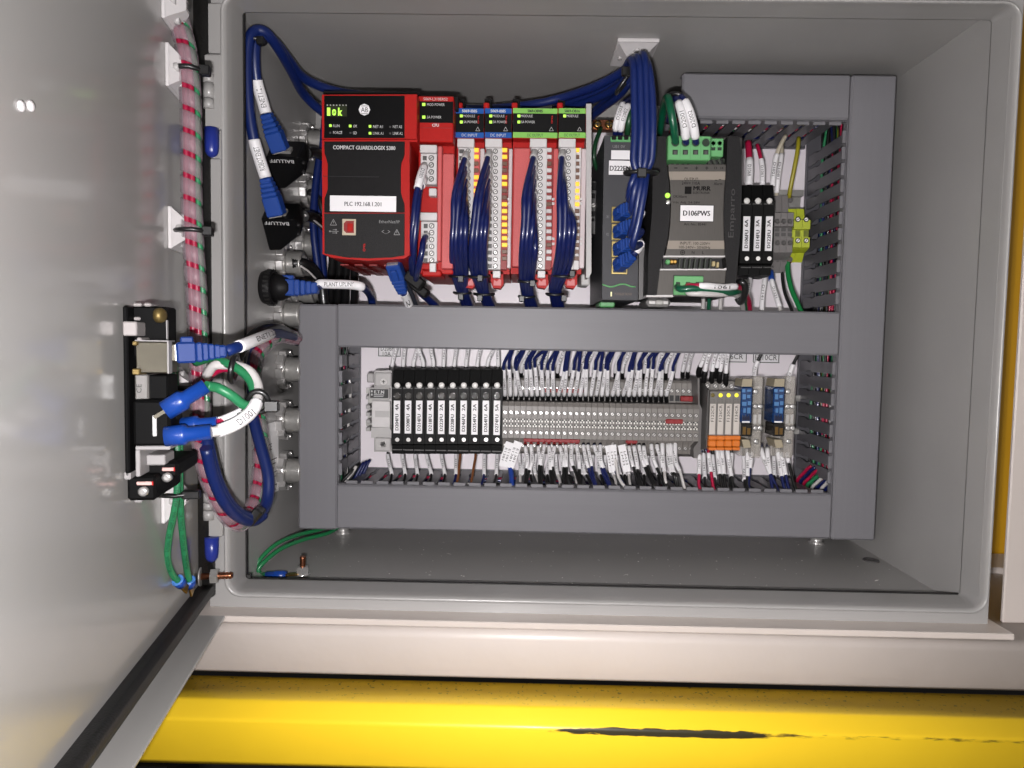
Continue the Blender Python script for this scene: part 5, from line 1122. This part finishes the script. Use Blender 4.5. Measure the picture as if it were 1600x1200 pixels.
# four patch cables from the ceiling clip to the switch
GC = 'blue patch cables between ceiling clip and network switch'
paths = []
for i, (xa, ya, xb, yt, mid) in enumerate(((986,92,990,337,[(986,290,.036),(984,312,.046)]),(995,88,1000,364,[(992,295,.034),(988,330,.042)]),(1004,84,1009,391,[(999,300,.033),(992,345,.038),(986,368,.046)]),(1010,96,1018,416,[(1006,300,.032),(997,350,.034),(989,385,.040)]))):
    tip = Vector(at(965, yt, .0838)); ax = Vector((.36,-.90,.16 if i < 3 else .26)); e = tip+ax.normalized()*.0225
    pp = [(925-30*i,176-4*i,.14),(962,140-4*i,.10),(xa-8,ya+16,.072),(xa-1,ya+1,.052),(xa+4,ya+12,.040),(xb+1,150,.036),(xb+2,205,.034),(xb,248,.034+.002*(i%2)),(1002+(xb-1004)*.6,268,.035+.002*(i%2))] + mid
    pts = [at(*p) for p in pp] + [e+ax.normalized()*.006+Vector((.002,0,.005)), e]
    o, P = cable(('patch cable plugged into the topmost port of the switch','patch cable plugged into the second port of the switch','patch cable plugged into the third port of the switch','patch cable with a white end sleeve in the lowest port of the switch')[i], pts, .0025, None, GC)
    plug(o, tip, ax, Vector((0,0,1)), .012, .0105, .0046, .0040, ribs=3)
    if i in (1,3):
        Q = sub(P, .955, .99); obj('marker', MB().tube(Q, .0029, 10), wht, o)
for i, (x, y, Y, R) in enumerate(((1002,268,.036,.0105),)):
    m = MB(); c = at(x, y, Y); pts = [c+Vector((R*math.cos(a), R*.72*math.sin(a)+.001, .0008*math.sin(a)-.0008)) for a in [2*math.pi*j/24 for j in range(25)]]
    m.tube(pts, .0014, 8); q = at(x+1, y+2, Y-.009); m.box(q.x-.003,q.x+.003,q.y-.001,q.y+.002,q.z-.003,q.z+.003,.0006)
    o = obj('cable_tie', m, wblk, None); tag(o, 'black cable tie around the blue patch cables beside the switch label', 'cable tie')
m = MB(); c = at(984,118,.068); pts = [c+Vector((.010*math.cos(a)*.9, .008*math.sin(a), .012*math.cos(a))) for a in [2*math.pi*j/24 for j in range(25)]]; m.tube(pts, .0014, 8); q = at(978,112,.058); m.box(q.x-.003,q.x+.003,q.y-.002,q.y+.002,q.z-.003,q.z+.003,.0006)
o = obj('cable_tie', m, wblk, None); tag(o, 'black cable tie just under the white ceiling clip', 'cable tie')
GD = 'blue cables crossing behind the controller row'
for i, pp in enumerate(([(560,150,.12),(640,160,.15),(740,170,.16),(830,163,.13),(880,152,.12),(930,135,.10),(972,112,.078),(984,96,.060)], [(600,160,.14),(720,176,.165),(850,178,.15),(905,163,.125),(950,145,.10),(980,122,.075),(992,100,.058)], [(905,200,.16),(925,182,.14),(945,166,.12),(968,148,.095),(988,120,.07),(1000,98,.055)])):
    cable(('upper blue cable rising from behind the modules to the ceiling clip','second blue cable rising from behind the modules to the ceiling clip','short blue cable from behind the end cap to the ceiling clip')[i], pp, .0031, None, GD)
# ceiling clip: square adhesive pad with a raised bridge
def tie_mount(label, c, n_, u_, v_, h=.0135, hv=None, group='white adhesive cable clips', t=.0025, rise=.009):
    hv = hv or h
    o = thing('cable_clip', label, 'cable clip', c, group)
    m = MB(); m.obox(c+n_*t*.5, u_, v_, n_, h, hv, t*.5, .0004); obj('pad', m, pw, o)
    m = MB(); k = t
    a = [c+n_*k+u_*sx*h*.94+v_*sy*hv*.94 for sx, sy in ((-1,-1),(1,-1),(1,1),(-1,1))]; b = [c+n_*(k+rise)+u_*sx*h*.26+v_*sy*hv*.26 for sx, sy in ((-1,-1),(1,-1),(1,1),(-1,1))]
    m.add([p for p in (a[0],a[1],b[1],b[0])], [(0,1,2,3)]); m.add([a[2],a[3],b[3],b[2]], [(0,1,2,3)]); m.add(b, [(0,1,2,3)])
    m.add([a[1]*.5+a[1]*.5, a[2], b[2], b[1]], [(0,1,2,3)]); m.add([a[3], a[0], b[0], b[3]], [(0,1,2,3)]); obj('bridge', m, pw, o)
    m = MB()
    for sx in (-1,1):
        for sy in (-1,1): q = c+n_*(k+.0002)+u_*sx*h*.66+v_*sy*hv*.1; 
    for sx, sy in ((-1,0),(1,0),(0,1),(0,-1)): q = c+n_*(k+rise*.42)+u_*sx*h*.64+v_*sy*hv*.64; m.cyl(q-n_*.002, q+n_*.0008, .0024, n=12)
    obj('screw_hole', m, lgrey, o)
    m = MB(); m.obox(c+n_*(k+rise+.0002), u_, v_, n_, h*.13, hv*.20, .0004); obj('tie_slot', m, dgrey, o)
    return o
a, b = atz(968,54,ZT), atz(952,105,ZT); cc = (atz(968,54,ZT)+atz(1027,58,ZT)+atz(1016,98,ZT)+atz(952,105,ZT))/4
tie_mount('white adhesive cable clip on the cabinet ceiling holding the blue cables', cc, Vector((0,0,-1)), Vector((1,0,0)), Vector((0,1,0)), .0145, .0215, rise=.007)

# ================================================================ inner side wall: cable glands, network couplers
IX = Vector((1,0,0)); IY = Vector((0,1,0))
def gland(px, py, label, s=1.28):
    c = atx(px, py, XL); c = Vector((XL, c.y, c.z))
    o = thing('cable_gland', label, 'cable gland', c, 'steel cable glands on the side wall')
    m = MB()
    for k in range(8):                                        # earthing locknut with lugs
        a = 2*math.pi*k/8+.2; d = Vector((0,math.cos(a),math.sin(a))); m.obox(c+IX*.0028+d*.0098*s, IX, d, IX.cross(d), .0028, .0022*s, .0030*s, .0005)
    m.lathe(c, IX, [(0,.0098*s),(.005,.0098*s),(.0056,.0090*s)], 20); obj('locknut', m, steel, o)
    m = MB(); m.lathe(c+IX*.0056, IX, [(0,.0078*s)]+[(.0008+.0007*k, (.0078 if k % 2 else .0072)*s) for k in range(14)]+[(.0114,.0066*s),(.0114,.0055*s),(.0066,.0054*s)], 22); obj('thread', m, galv, o)
    for q in (1, -1):
        m = MB(); d = Vector((0,.25,q*.97)); m.lathe(c+d*.0108*s+IX*.001, IX, [(0,.0016),(.0052,.0016),(.0058,.0012)], 8); obj('lug_screw', m, steel, o)
    return o
for px, py, lab in ((476,222,'cable gland on the side wall behind the upper black coupler'),(476,300,'cable gland on the side wall above the lower black coupler'),(470,383,'cable gland level with the bottom of the controller'),(441,412,'cable gland just above the round black network socket'),(460,456,'cable gland half hidden behind the blue plant uplink plug'),
                     (438,491,'cable gland beside the top end of the vertical duct'),(440,577,'cable gland beside the vertical duct, level with the looped door wires'),(440,656,'cable gland beside the printed rating label'),(441,735,'lowest cable gland, beside the vertical duct')):
    gland(px, py, lab)
# black right-angle couplers
def hullmesh(pts):
    bm = bmesh.new()
    for p in pts: bm.verts.new(p)
    bmesh.ops.convex_hull(bm, input=bm.verts); bmesh.ops.bevel(bm, geom=[e for e in bm.edges if e.calc_face_angle(0) > .4], offset=.0007, segments=1, affect='EDGES')
    m = MB(); bm.verts.index_update(); m.v = [v.co.copy() for v in bm.verts]; m.f = [tuple(v.index for v in f.verts) for f in bm.faces]; m.sm = [False]*len(m.f); m.mi = [0]*len(m.f); bm.free(); return m
for k, (dx_, dy_, dY, lab) in enumerate(((8,-97,.012,'black right-angle network coupler higher up the side wall, partly behind cables'),(0,0,0,'black right-angle network coupler, the lower one, with pale lettering on its front'))):
    Q = lambda x, y, Y: at(x+dx_, y+dy_, Y+dY)
    front = [Q(408,341,.058), Q(457,343,.058), Q(473,350,.064), Q(470,366,.070), Q(438,391,.072), Q(421,391,.072)]
    back = [Q(418,316,.084), Q(468,318,.084), Q(478,330,.092), Q(472,360,.098), Q(440,384,.100), Q(424,384,.100)]
    o = thing('network_coupler', lab, 'network coupler', Q(440,391,.08), 'black couplers on the side wall')
    obj('housing', hullmesh(front+back), gloss, o)
    a, b = Q(408,341,.058), Q(457,343,.058); ex = (b-a).normalized(); ey = (Q(408,341,.058)-Q(421,391,.072)).normalized(); nn = ex.cross(ey).normalized()
    if nn.y > 0: nn = -nn
    t = MB(); put_text(t, 'BALLUFF', (Q(414,347.5,.0585)+Q(452,349,.0585))/2+nn*.0009, -ex, -(ey-ex*ey.dot(ex)).normalized(), 38/ppm(.058), 5.5/ppm(.058)); obj('lettering', t, wink, o)
    m = MB(); c = (Q(428,333,.068)+Q(446,333,.068))/2; 
    tp = (Q(420,334,.0655)+Q(447,335,.0655))/2
    m.obox(tp+Vector((0,-.0005,.0012)), ex, Vector((0,.75,.66)), Vector((0,-.66,.75)), .0068, .0035, .0012, .0003); obj('socket', m, galv, o)
    for sx, sy in ((466,352),(466,366)):
        m = MB(); q = Q(sx,sy,.062+.004*(sy > 360)); m.lathe(q, (.5,-1,0), [(0,.0016),(.0018,.0015),(.002,.0006)], 10); obj('fixing_screw', m, blk, o)
# the two blue cables into the couplers
def plugged(label, tip, mid, pts, marks):
    ax = (mid-tip); 
    o, P = cable(label, pts, .0036, None, 'blue cables looping over the side wall', marks)
    plug(o, tip, ax, Vector((1,0,0)), .0135, .0125, .0058, .0050); return o
tA, mA = at(439,236,.072), at(419,186,.062)
axA = (mA-tA).normalized(); eA = tA+axA*.026
plugged('blue cable with an upright sleeve that runs into the upper black coupler', tA, mA,
        [eA, at(410,158,.058), at(401,126,.052), at(398,92,.048), at(400,66,.048), at(411,57,.050), at(428,64,.058), at(450,92,.078), at(470,118,.098), at(498,134,.112), at(540,146,.125), at(600,152,.14)], [(.0,.125,'ENET1.21',False)])
tB, mB = at(433,337,.060), at(417,284,.052)
axB = (mB-tB).normalized(); eB = tB+axB*.026
plugged('blue cable with a slanted sleeve that runs into the lower black coupler', tB, mB,
        [eB, at(406,250,.048), at(396,215,.044), at(389,170,.042), at(386,110,.041), at(389,64,.042), at(400,48,.045), at(418,53,.050), at(440,84,.068), at(458,116,.092), at(474,146,.118), at(500,172,.135), at(530,190,.15)], [(.0,.115,'ROBOT.ENET',False)])
m = MB(); c = at(397,62,.048); pts = [c+Vector((.0075*math.cos(a), .0065*math.sin(a), -.0012+.0006*math.sin(a))) for a in [2*math.pi*j/20 for j in range(21)]]; m.tube(pts, .0013, 6); q = at(406,64,.043); m.box(q.x-.002,q.x+.003,q.y-.002,q.y+.002,q.z-.0025,q.z+.0025,.0005)
o = obj('cable_tie', m, wblk, None); tag(o, 'black cable tie at the top of the two looping blue cables', 'cable tie')
# round black socket with the plant uplink plug
c = atx(412, 449, XL); c = Vector((XL, c.y, c.z))
o = thing('network_socket', 'round black knurled network socket with a blue plug in it', 'network socket', c)
m = MB(); m.lathe(c, IX, [(0,.0115),(.0035,.0128),(.0075,.0128),(.0085,.0118)], 28); obj('flange', m, blk, o)
m = MB()
for k in range(24):
    a = 2*math.pi*k/24; d = Vector((0,math.cos(a),math.sin(a))); m.obox(c+IX*.0058+d*.0128, IX, d, IX.cross(d), .0018, .0006, .0008)
obj('knurling', m, rubber, o)
m = MB(); m.lathe(c+IX*.0085, IX, [(0,.0105),(.006,.009),(.010,.0072),(.0115,.0060)], 22); obj('collar', m, blk, o)
tip = c+IX*.0105
pe = tip+IX*.0295
o, P = cable('blue cable with a white sleeve lettered PLANT UPLINK', [pe, at(499,444,pe.y+.001), at(520,444,pe.y+.002), at(548,445,pe.y+.004), at(567,449,pe.y+.008), at(578,461,.128), at(582,478,.138), at(582,500,.142)], .0030, None, None, [(.01,.33,'PLANT UPLINK',False)])
plug(o, tip, IX, Vector((0,1,0)), .0135, .016, .0056, .0060)
# dark cables in the gap beside the controller
GB = 'dark cables in the gap beside the controller'
for i, (pp, m_, lab) in enumerate((([(520,395,.17),(518,430,.165),(516,470,.155),(515,500,.14)], wblk, 'black cable nearest the blue ones, dropping behind the duct'),([(530,395,.17),(530,430,.165),(528,470,.155),(527,500,.14)], wblk, 'second black cable dropping behind the duct'),([(541,395,.17),(541,430,.165),(540,470,.155),(540,500,.14)], wblk, 'third black cable dropping behind the duct'),([(552,395,.17),(554,430,.165),(554,470,.155),(553,500,.14)], wblk, 'black cable next to the white panel, dropping behind the duct'),
        ([(508,185,.165),(502,260,.16),(500,330,.155),(503,400,.15),(507,450,.145),(508,500,.135)], cblue, 'blue cable running straight down beside the controller'),([(500,240,.15),(492,300,.145),(490,360,.14),(497,420,.14),(504,470,.135),(506,500,.13)], cblue, 'blue cable bowed outwards beside the controller'))):
    cable(lab, pp, .0033 if m_ is wblk else .0031, m_, GB, (), 5)
for i, (pp, lab) in enumerate((([(456,412,.108),(474,412,.112),(490,422,.122),(502,445,.132),(508,490,.135)], 'black cable leaving the gland above the round socket'),([(484,300,.16),(498,310,.155),(506,340,.155)], 'black cable leaving the gland above the lower coupler'),([(474,338,.085),(490,340,.11),(506,352,.13),(520,372,.15)], 'black cable running from the lower coupler behind the controller'),([(478,240,.098),(492,238,.12),(510,246,.15)], 'thick black cable running from the upper coupler behind the controller'))):
    cable(lab, pp, .0042 if i != 1 else .003, wblk, 'black cables leaving the side wall', (), 5)
cable('thin white wire beside the black gland cable', [(470,416,.100),(482,424,.108),(494,436,.118)], .0008, wwht, None, (), 5, 6, 'wire', 'wire')
cable('thin white wire along the coupler cable', [(476,336,.083),(490,344,.102),(505,356,.12)], .0008, wwht, None, (), 5, 6, 'wire', 'wire')
# earth wires to the floor stud
GE = 'green earth wires to the floor stud'
pf = atz(440, 896, ZF+.003)
for i, pp in enumerate(([(528,815,.15),(505,826,.125),(465,836,.10),(432,850,.078),(408,872,.066),(399,888,.062),(404,896,.062),(418,898,pf.y)],[(540,815,.155),(515,832,.125),(475,843,.10),(440,857,.078),(414,877,.064),(404,890,.060),(410,899,.060),(420,900,pf.y-.001)])):
    P = smooth_path([at(*p) for p in pp], 6); o = obj('wire', MB().tube(P, .0016, 8), mat('earth_green_wire', (34,128,76), .36), None); tag(o, ('upper of two green earth wires curving down to the copper floor stud','lower of two green earth wires curving down to the copper floor stud')[i], 'wire', GE)
    m = MB(); q = P[-1]; s_ = atz(470, 897, ZF+.003); d = (s_-q).normalized(); m.tube([q-d*.001, q+d*.005, q+d*.006, q+d*.0125], [.0024,.0024,.0028,.0026], 10); f_ = obj('crimp_sleeve', m, vblue, o)
    m = MB(); m.obox(q+d*.0165, d, d.cross(EZ), EZ, .0042, .0026-.0004*i, .0005, .0002); obj('ring_terminal', m, brass, f_)

# ================================================================ things mounted on the door
def atu(px, py, u):                                            # point on the vertical plane u = const of the door frame
    o = D0 + DE*u; d = ray(px, py); t = (o-CAM).dot(DE)/d.dot(DE); return CAM + d*t
def wz(px, py, u): p = atu(px, py, u); return (p-D0).dot(DN), p.z
def dpx(mb, x0, y0, x1, y1, u0, u1, b=.0004):                  # viewer-facing face in pixels on the plane u1, running back to u0
    w0, z1 = wz(x0, y0, u1); w1, z0 = wz(x1, y1, u1); w0 = max(w0, PW+.0002); return dbox(mb, u0, u1, z0, z1, w0, w1, b)
UF = .120
st = thing('data_port_panel', 'black panel mounted interface seen edge-on with steel socket and breaker levers on the door', 'interface panel', D(.09, atu(230,780,UF).z, PW))
for nm, a, u0, u1, m_, b in (('mounting_plate', (191,478,203,745), .05, UF, dblk, .0006), ('upper_housing', (206,478,262,560), .098, .112, dblk, .0008), ('frame_edge', (259,500,261.5,534), .1105, .1125, dwht, .0002),
        ('socket_shell', (212,534,263,583), .108, UF+.002, nick, .0004), ('shell_lip', (260.5,532,264,584), .118, UF+.003, dwht, .0002), ('shell_lip', (210,531,262,534), .112, UF+.0028, dwht, .0002),
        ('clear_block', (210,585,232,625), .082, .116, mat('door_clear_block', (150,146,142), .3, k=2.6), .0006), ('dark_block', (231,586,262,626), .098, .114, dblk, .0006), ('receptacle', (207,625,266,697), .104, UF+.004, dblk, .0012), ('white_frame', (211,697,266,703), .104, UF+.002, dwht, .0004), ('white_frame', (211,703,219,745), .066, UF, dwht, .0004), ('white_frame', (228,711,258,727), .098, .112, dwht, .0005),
        ('breaker_lever', (219,722,278,746), .074, .108, dblk, .0012), ('breaker_lever', (195,744,244,782), .078, .116, dblk, .0012), ('white_foot', (192,738,204,750), .075, UF, dwht, .0006), ('white_foot', (206,776,222,786), .066, .108, dwht, .0006)):
    obj(nm, dpx(MB(), *a, u0, u1, b), m_, st)
for a, u1 in (((207,473,221,479),.113),((224,473,236,479),.113),((208,495,219,501),.1125),((191,502,214,525),.1225),((221,510,226,519),.113),((213,527,221,533),.1225)):
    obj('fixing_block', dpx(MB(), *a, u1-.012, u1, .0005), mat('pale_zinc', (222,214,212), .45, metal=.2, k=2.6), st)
for a in ((206,533,214,540), (206,576,218,586)):
    obj('bent_tab', dpx(MB(), *a, UF-.006, UF+.004, .0004), dbrass, st)
m = MB(); q = atu(257, 493, .113); m.lathe(q-DN*.003, DN+DE*.3, [(0,.0034),(.002,.0034),(.0032,.0026),(.0034,.001)], 14); obj('panel_screw', m, dbrass, st)
obj('glint_window', dpx(MB(), 237.5,649,244.5,682, UF+.003, UF+.0046, .0003), mat('pale_window', (214,214,214), .2), st)
for a, u1 in (((253,731,271,736),.1086),((213,753,237,758),.1166)):
    obj('status_window', dpx(MB(), *a, u1-.002, u1, .0002), mat('pale_red_window', (240,190,184), .3), st); obj('status_window', dpx(MB(), a[2],a[1]-.8,a[2]+2,a[3]+.8, u1-.002, u1, .0002), mat('window_red', (214,36,34), .3), st)
for x, y, u1 in ((261,746,.109),(224,768,.117)):
    m = MB(); q = atu(x, y, u1); m.lathe(q-DE*.002, DE, [(0,.0022),(.0026,.0022),(.003,.0012)], 12); obj('lever_screw', m, steel, st)
t = MB(); q = atu(217, 607, .1163); put_text(t, 'CE', q, EZ, -DN, .004, .0022); obj('lettering', t, ink, st)
# adhesive clips along the hinge side
for (px, py, lab) in ((262,8,'white adhesive clip at the very top of the door'),(268,112,'upper white adhesive clip holding the spiral wrapped harness to the door'),(272,360,'white adhesive clip halfway up the door harness'),(270,606,'white adhesive clip behind the data port panel'),(262,778,'white adhesive clip holding the green wires low on the door')):
    u, z = duz(px, py, PW); tie_mount(lab, D(u, z, PW), DN, EZ, DE, .0112, .0112, 'white adhesive clips on the door', .002, .008)
# spiral wrapped harness
hp = [(268,-40,.030),(277,20,.038),(291,80,.044),(297,140,.046),(299,220,.047),(299,300,.047),(302,380,.048),(307,460,.048),(310,540,.048),(313,620,.049),(314,680,.050)]
hpts = [atu(x,y,u) for x,y,u in hp] + [at(x,y,Y) for x,y,Y in ((321,725,-.046),(334,765,-.040),(352,800,-.030),(372,817,-.016),(390,805,.002),(402,770,.018),(408,720,.028),(404,660,.036),(396,605,.044),(400,560,.052),(418,535,.064),(440,524,.080),(466,530,.110))]
HP = smooth_path(hpts, 10)
hs = thing('wire_harness', 'red and green wires in translucent spiral wrap along the hinge side of the door', 'wire harness', HP[0])
HW = .0049
def frames(P):
    T = [(P[min(i+1,len(P)-1)]-P[max(i-1,0)]).normalized() for i in range(len(P))]; a = T[0].orthogonal().normalized(); F = []
    for t in T: a = (a-t*a.dot(t)).normalized(); F.append((t, a, t.cross(a)))
    return F
FR = frames(HP); LP = plen(HP)
hred = mat('harness_red_wire', (190,24,72), .4, k=2.0)
for k, (a_, b_, m_, nm) in enumerate(((.0004,.0026,hred,'red_wire'),(-.0024,.0016,hred,'red_wire'),(.0032,.0008,wgrn,'green_wire'),(.0,-.0016,wblk,'black_wire'))):
    pts = []
    for p, f in zip(HP, FR):
        o_ = CAM-p; o_ = (o_-f[0]*o_.dot(f[0])).normalized(); s_ = o_.cross(f[0]); s_ = s_ if s_.x > 0 else -s_
        pts.append(p + s_*a_ + o_*b_)
    obj(nm, MB().tube(pts, .0017, 7), m_, hs)
wrap = mat('translucent_wrap', (232,206,218), .38, spec=.35, alpha=.33, k=2.3)
def spiral(s0, s1, pitch, width):
    m = MB(); n = 14; T = LP[-1]; tot = int((s1-s0)/pitch*n); k0 = len(m.v)
    def pos(d):
        d = max(0, min(T-1e-6, d)); 
        lo_, hi_ = 0, len(LP)-1
        while hi_-lo_ > 1:
            md = (lo_+hi_)//2
            if LP[md] <= d: lo_ = md
            else: hi_ = md
        t = (d-LP[lo_])/max(1e-9, LP[hi_]-LP[lo_]); return HP[lo_].lerp(HP[hi_], t), FR[lo_]
    for j in range(tot+1):
        d = s0+pitch*j/n; a = -2*math.pi*j/n
        for q, rr in ((-.5,HW),(.5,HW),(.5,HW+.0007),(-.5,HW+.0007)):
            p, f = pos(d+q*width); m.v.append(p+f[1]*(rr*math.cos(a))+f[2]*(rr*math.sin(a)))
    for j in range(tot):
        for e in range(4):
            e2 = (e+1) % 4; m.f.append((4*j+e, 4*j+e2, 4*j+4+e2, 4*j+4+e)); m.sm.append(True); m.mi.append(0)
    return m
obj('spiral_wrap', spiral(.004, LP[-1]-.004, .0118, .0090), wrap, hs)
for (px, py, u, lab) in ((300,110,.046,'black cable tie on the harness at the upper door clip'),(305,361,.048,'black cable tie on the harness at the middle door clip')):
    m = MB(); q = atu(px, py, u)
    m.tube([q-DN*.013-EZ*.0004, q-DN*.006+DE*.0046, q+DE*.0058, q+DN*.0052+DE*.002, q+DN*.0060-DE*.002], .0013, 6); m.obox(q+DN*.0068+DE*.001, DN, DE, EZ, .0028, .0024, .0026, .0006)
    o = obj('cable_tie', m, wblk, None); tag(o, lab, 'cable tie')
# blue cable that loops from the door into the cabinet beside the harness
cable('blue cable hanging in a loop from the door harness into the cabinet', [atu(306,600,.040), atu(318,660,.044), at(326,705,-.052), at(338,750,-.046), at(356,785,-.036), at(380,806,-.020), at(402,806,-.006), at(417,784,.008), at(419,742,.016), at(406,692,.024), at(393,640,.034), at(388,590,.044), at(390,550,.054), at(408,528,.066), at(438,522,.085), at(456,528,.11), at(465,534,.15)], .0038, None, None, ())
cable('blue cable on the harness side of the hanging loop', [at(322,700,-.058), at(334,748,-.050), at(352,786,-.040), at(374,808,-.026), at(396,814,-.010), at(412,804,.000)], .0034, None, None, ())
m = MB(); q = at(399,806,-.012); m.obox(q, Vector((.6,0,.8)), Vector((.8,0,-.6)), IY, .0058, .0030, .0042, .001); o = obj('cable_tie', m, wblk, None); tag(o, 'black cable tie at the bottom of the hanging loop', 'cable tie')
# patch cable from the steel socket
tip = atu(275, 551, UF-.006); ax = (atu(350,549,UF-.012)-tip).normalized()
e = tip+ax*.0213
o, P = cable('blue patch cable with a white sleeve plugged into the steel socket on the door', [e, atu(364,545,.106), at(390,535,-.085), at(412,526,-.06), at(428,521,-.02), at(446,523,.04), at(460,527,.095), at(466,531,.15)], .0027, mat('door_cable_blue', (22,54,132), .5, spec=.3, k=2.3), None, [(.03,.26,'ENET1.22',False)])
plug(o, tip, ax, EZ.cross(ax), .0085, .0128, .0046, .0048, dplug, 5)
obj('plug_nose', MB().obox(tip-ax*.0016, ax, EZ, ax.cross(EZ), .0022, .0038, .0034, .0003), nick, o)
cable('black corrugated cable behind the door patch cable', [at(372,560,.02), at(385,535,.02), at(405,518,.03), at(430,512,.055), at(452,520,.095), at(464,528,.14)], .0034, wblk, None, ())
# switch wires with blue crimp sleeves
GW = 'wires with blue crimp sleeves on the door panel'
def crimp(parent, p, d, L, m_=None, flat=1.0):
    d = d.normalized(); m = MB(); m.tube([p, p+d*L*.38, p+d*L*.44, p+d*L*.50, p+d*L], [.0045,.0047,.0046,.0034,.0034], 12, True, flat); return obj('crimp_sleeve', m, vblue, parent)
pA = atu(258,682,UF+.006); qA = atu(330,675,UF+.004)
P = smooth_path([qA, atu(345,672,.122), atu(372,660,.120), atu(392,644,.115), atu(402,625,.108), atu(403,603,.10), atu(392,582,.094), atu(372,572,.09), atu(350,570,.088), atu(334,572,.086), atu(322,588,.08)], 7)
o = obj('wire', MB().tube(P, .0024, 10), wwht, None); tag(o, 'white wire lettered D1001 looping from the front blue crimp sleeve on the door', 'wire', GW)
Q = sub(P, .04, .34); mk = obj('marker', MB().tube(Q, .0031, 10), wht, o); t = MB(); facing_text(t, 'D1001', Q, .0031, .5, .38, .8); obj('lettering', t, ink, mk); crimp(o, pA, qA-pA, (qA-pA).length)
pB = atu(285,667,UF-.008); qB = atu(340,662,UF-.008)
P = smooth_path([qB, atu(352,657,.108), atu(376,646,.106), atu(394,632,.102), atu(400,612,.096), atu(392,592,.09), atu(370,578,.086), atu(345,576,.082), atu(326,588,.078), atu(312,606,.074)], 7)
o = obj('wire', MB().tube(P, .0021, 10), wred, None); tag(o, 'red wire with a white sleeve looping from the rear blue crimp sleeve on the door', 'wire', GW)
Q = sub(P, .03, .36); mk = obj('marker', MB().tube(Q, .0028, 10), wht, o); t = MB(); facing_text(t, 'D7731A', Q, .0028, .5, .4, .8); obj('lettering', t, ink, mk); crimp(o, pB, qB-pB, (qB-pB).length)
pC = atu(258,642,UF+.006); qC = atu(322,603,UF+.002)
P = smooth_path([qC, atu(340,606,.118), atu(362,618,.116), atu(380,632,.112), atu(392,632,.108), atu(397,612,.102), atu(388,590,.096), atu(368,574,.092), atu(350,566,.088), atu(330,560,.08), atu(306,566,.07)], 7)
o = obj('wire', MB().tube(P, .0023, 10), wgrn, None); tag(o, 'green wire looping from the slanted blue crimp sleeve on the door', 'wire', GW); crimp(o, pC, qC-pC, (qC-pC).length)
dC = (qC-pC).normalized(); m = MB(); m.obox(pC-dC*.002, dC, DE.cross(dC).normalized(), DE, .0032, .0008, .0003); obj('blade', m, nick, o)
for (x, y, u, lab) in ((365,577,.092,'black tie on the looped door wires, upper one'),(404,628,.108,'black tie with a square head on the looped door wires')):
    q = atu(x, y, u); m = MB(); pts = [q+DN*(.0046*math.cos(a))+EZ*(.0052*math.sin(a))+DE*(.002*math.sin(a)) for a in [2*math.pi*j/18 for j in range(19)]]
    if y < 600: pts = [q+EZ*(.0062*math.cos(a))+DE*(.0062*math.sin(a))+DN*(.0008*math.cos(a)) for a in [2*math.pi*j/18 for j in range(19)]]
    m.tube(pts, .0014, 6)
    if y > 600: m.obox(q+DN*.006-EZ*.002, DN, EZ, DE, .0034, .0028, .0026, .0006)
    o = obj('cable_tie', m, wblk, None); tag(o, lab, 'cable tie')
# green earth wires down the door
GG = 'green lettered earth wires on the door'
for i, pp in enumerate(([(268,560,.070),(270,620,.070),(276,690,.072),(277,760,.072),(272,800,.070),(264,840,.066),(262,875,.062),(270,898,.056),(279,908,.052)],[(272,560,.066),(276,640,.066),(281,700,.066),(281,760,.066),(283,810,.062),(288,860,.054),(292,890,.046),(296,908,.042)])):
    P = smooth_path([atu(*p) for p in pp], 7); o = obj('wire', MB().tube(P, .0018, 9), wgrn, None); tag(o, ('green earth wire bowed towards the viewer, running down the door to the stud','green earth wire lying straighter, running down the door to the stud')[i], 'wire', GG)
    t = MB()
    for k in range(6):
        Q = sub(P, .30+.105*k, .39+.105*k); facing_text(t, ('OR TWN75','NYLON OR','TYPE MTW','VW-1 600V')[(k+i)%4], Q, .0018, .5, .95, .85)
    obj('lettering', t, mat('dark_green_print', (14,64,42), .5), o)
    q = P[-1]; d = (P[-1]-P[-3]).normalized(); m = MB(); m.tube([q-d*.0005, q+d*.0038], [.0033,.0030], 12); cs = obj('crimp_sleeve', m, vblue, o)
    m = MB(); m.lathe(q-d*.0007, -d, [(0,.0034),(.0006,.0034),(.0006,.0026),(.0001,.0024)], 14); obj('sleeve_mouth', m, mat('pale_blue_vinyl', (90,150,230), .3), cs)
    m = MB(); m.obox(q+d*.006, d, DN, d.cross(DN), .0035, .0006, .0028, .0002); obj('ring_terminal', m, brass, cs)
m = MB(); q = atu(275, 773, .070); m.tube([q-DN*.011, q+DE*.004, q+DN*.006, q+DN*.012], .0013, 6); m.obox(q+DN*.0075, DN, DE, EZ, .0045, .0022, .0022, .0006); o = obj('cable_tie', m, wblk, None); tag(o, 'black cable tie on the green wires at the lowest door clip', 'cable tie')
m = MB(); q = atu(292, 606, .076); m.tube([q-DN*.010, q+DE*.004, q+DN*.008], .0015, 6); o = obj('cable_tie', m, wblk, None); tag(o, 'black cable tie beside the clip behind the data port panel', 'cable tie')
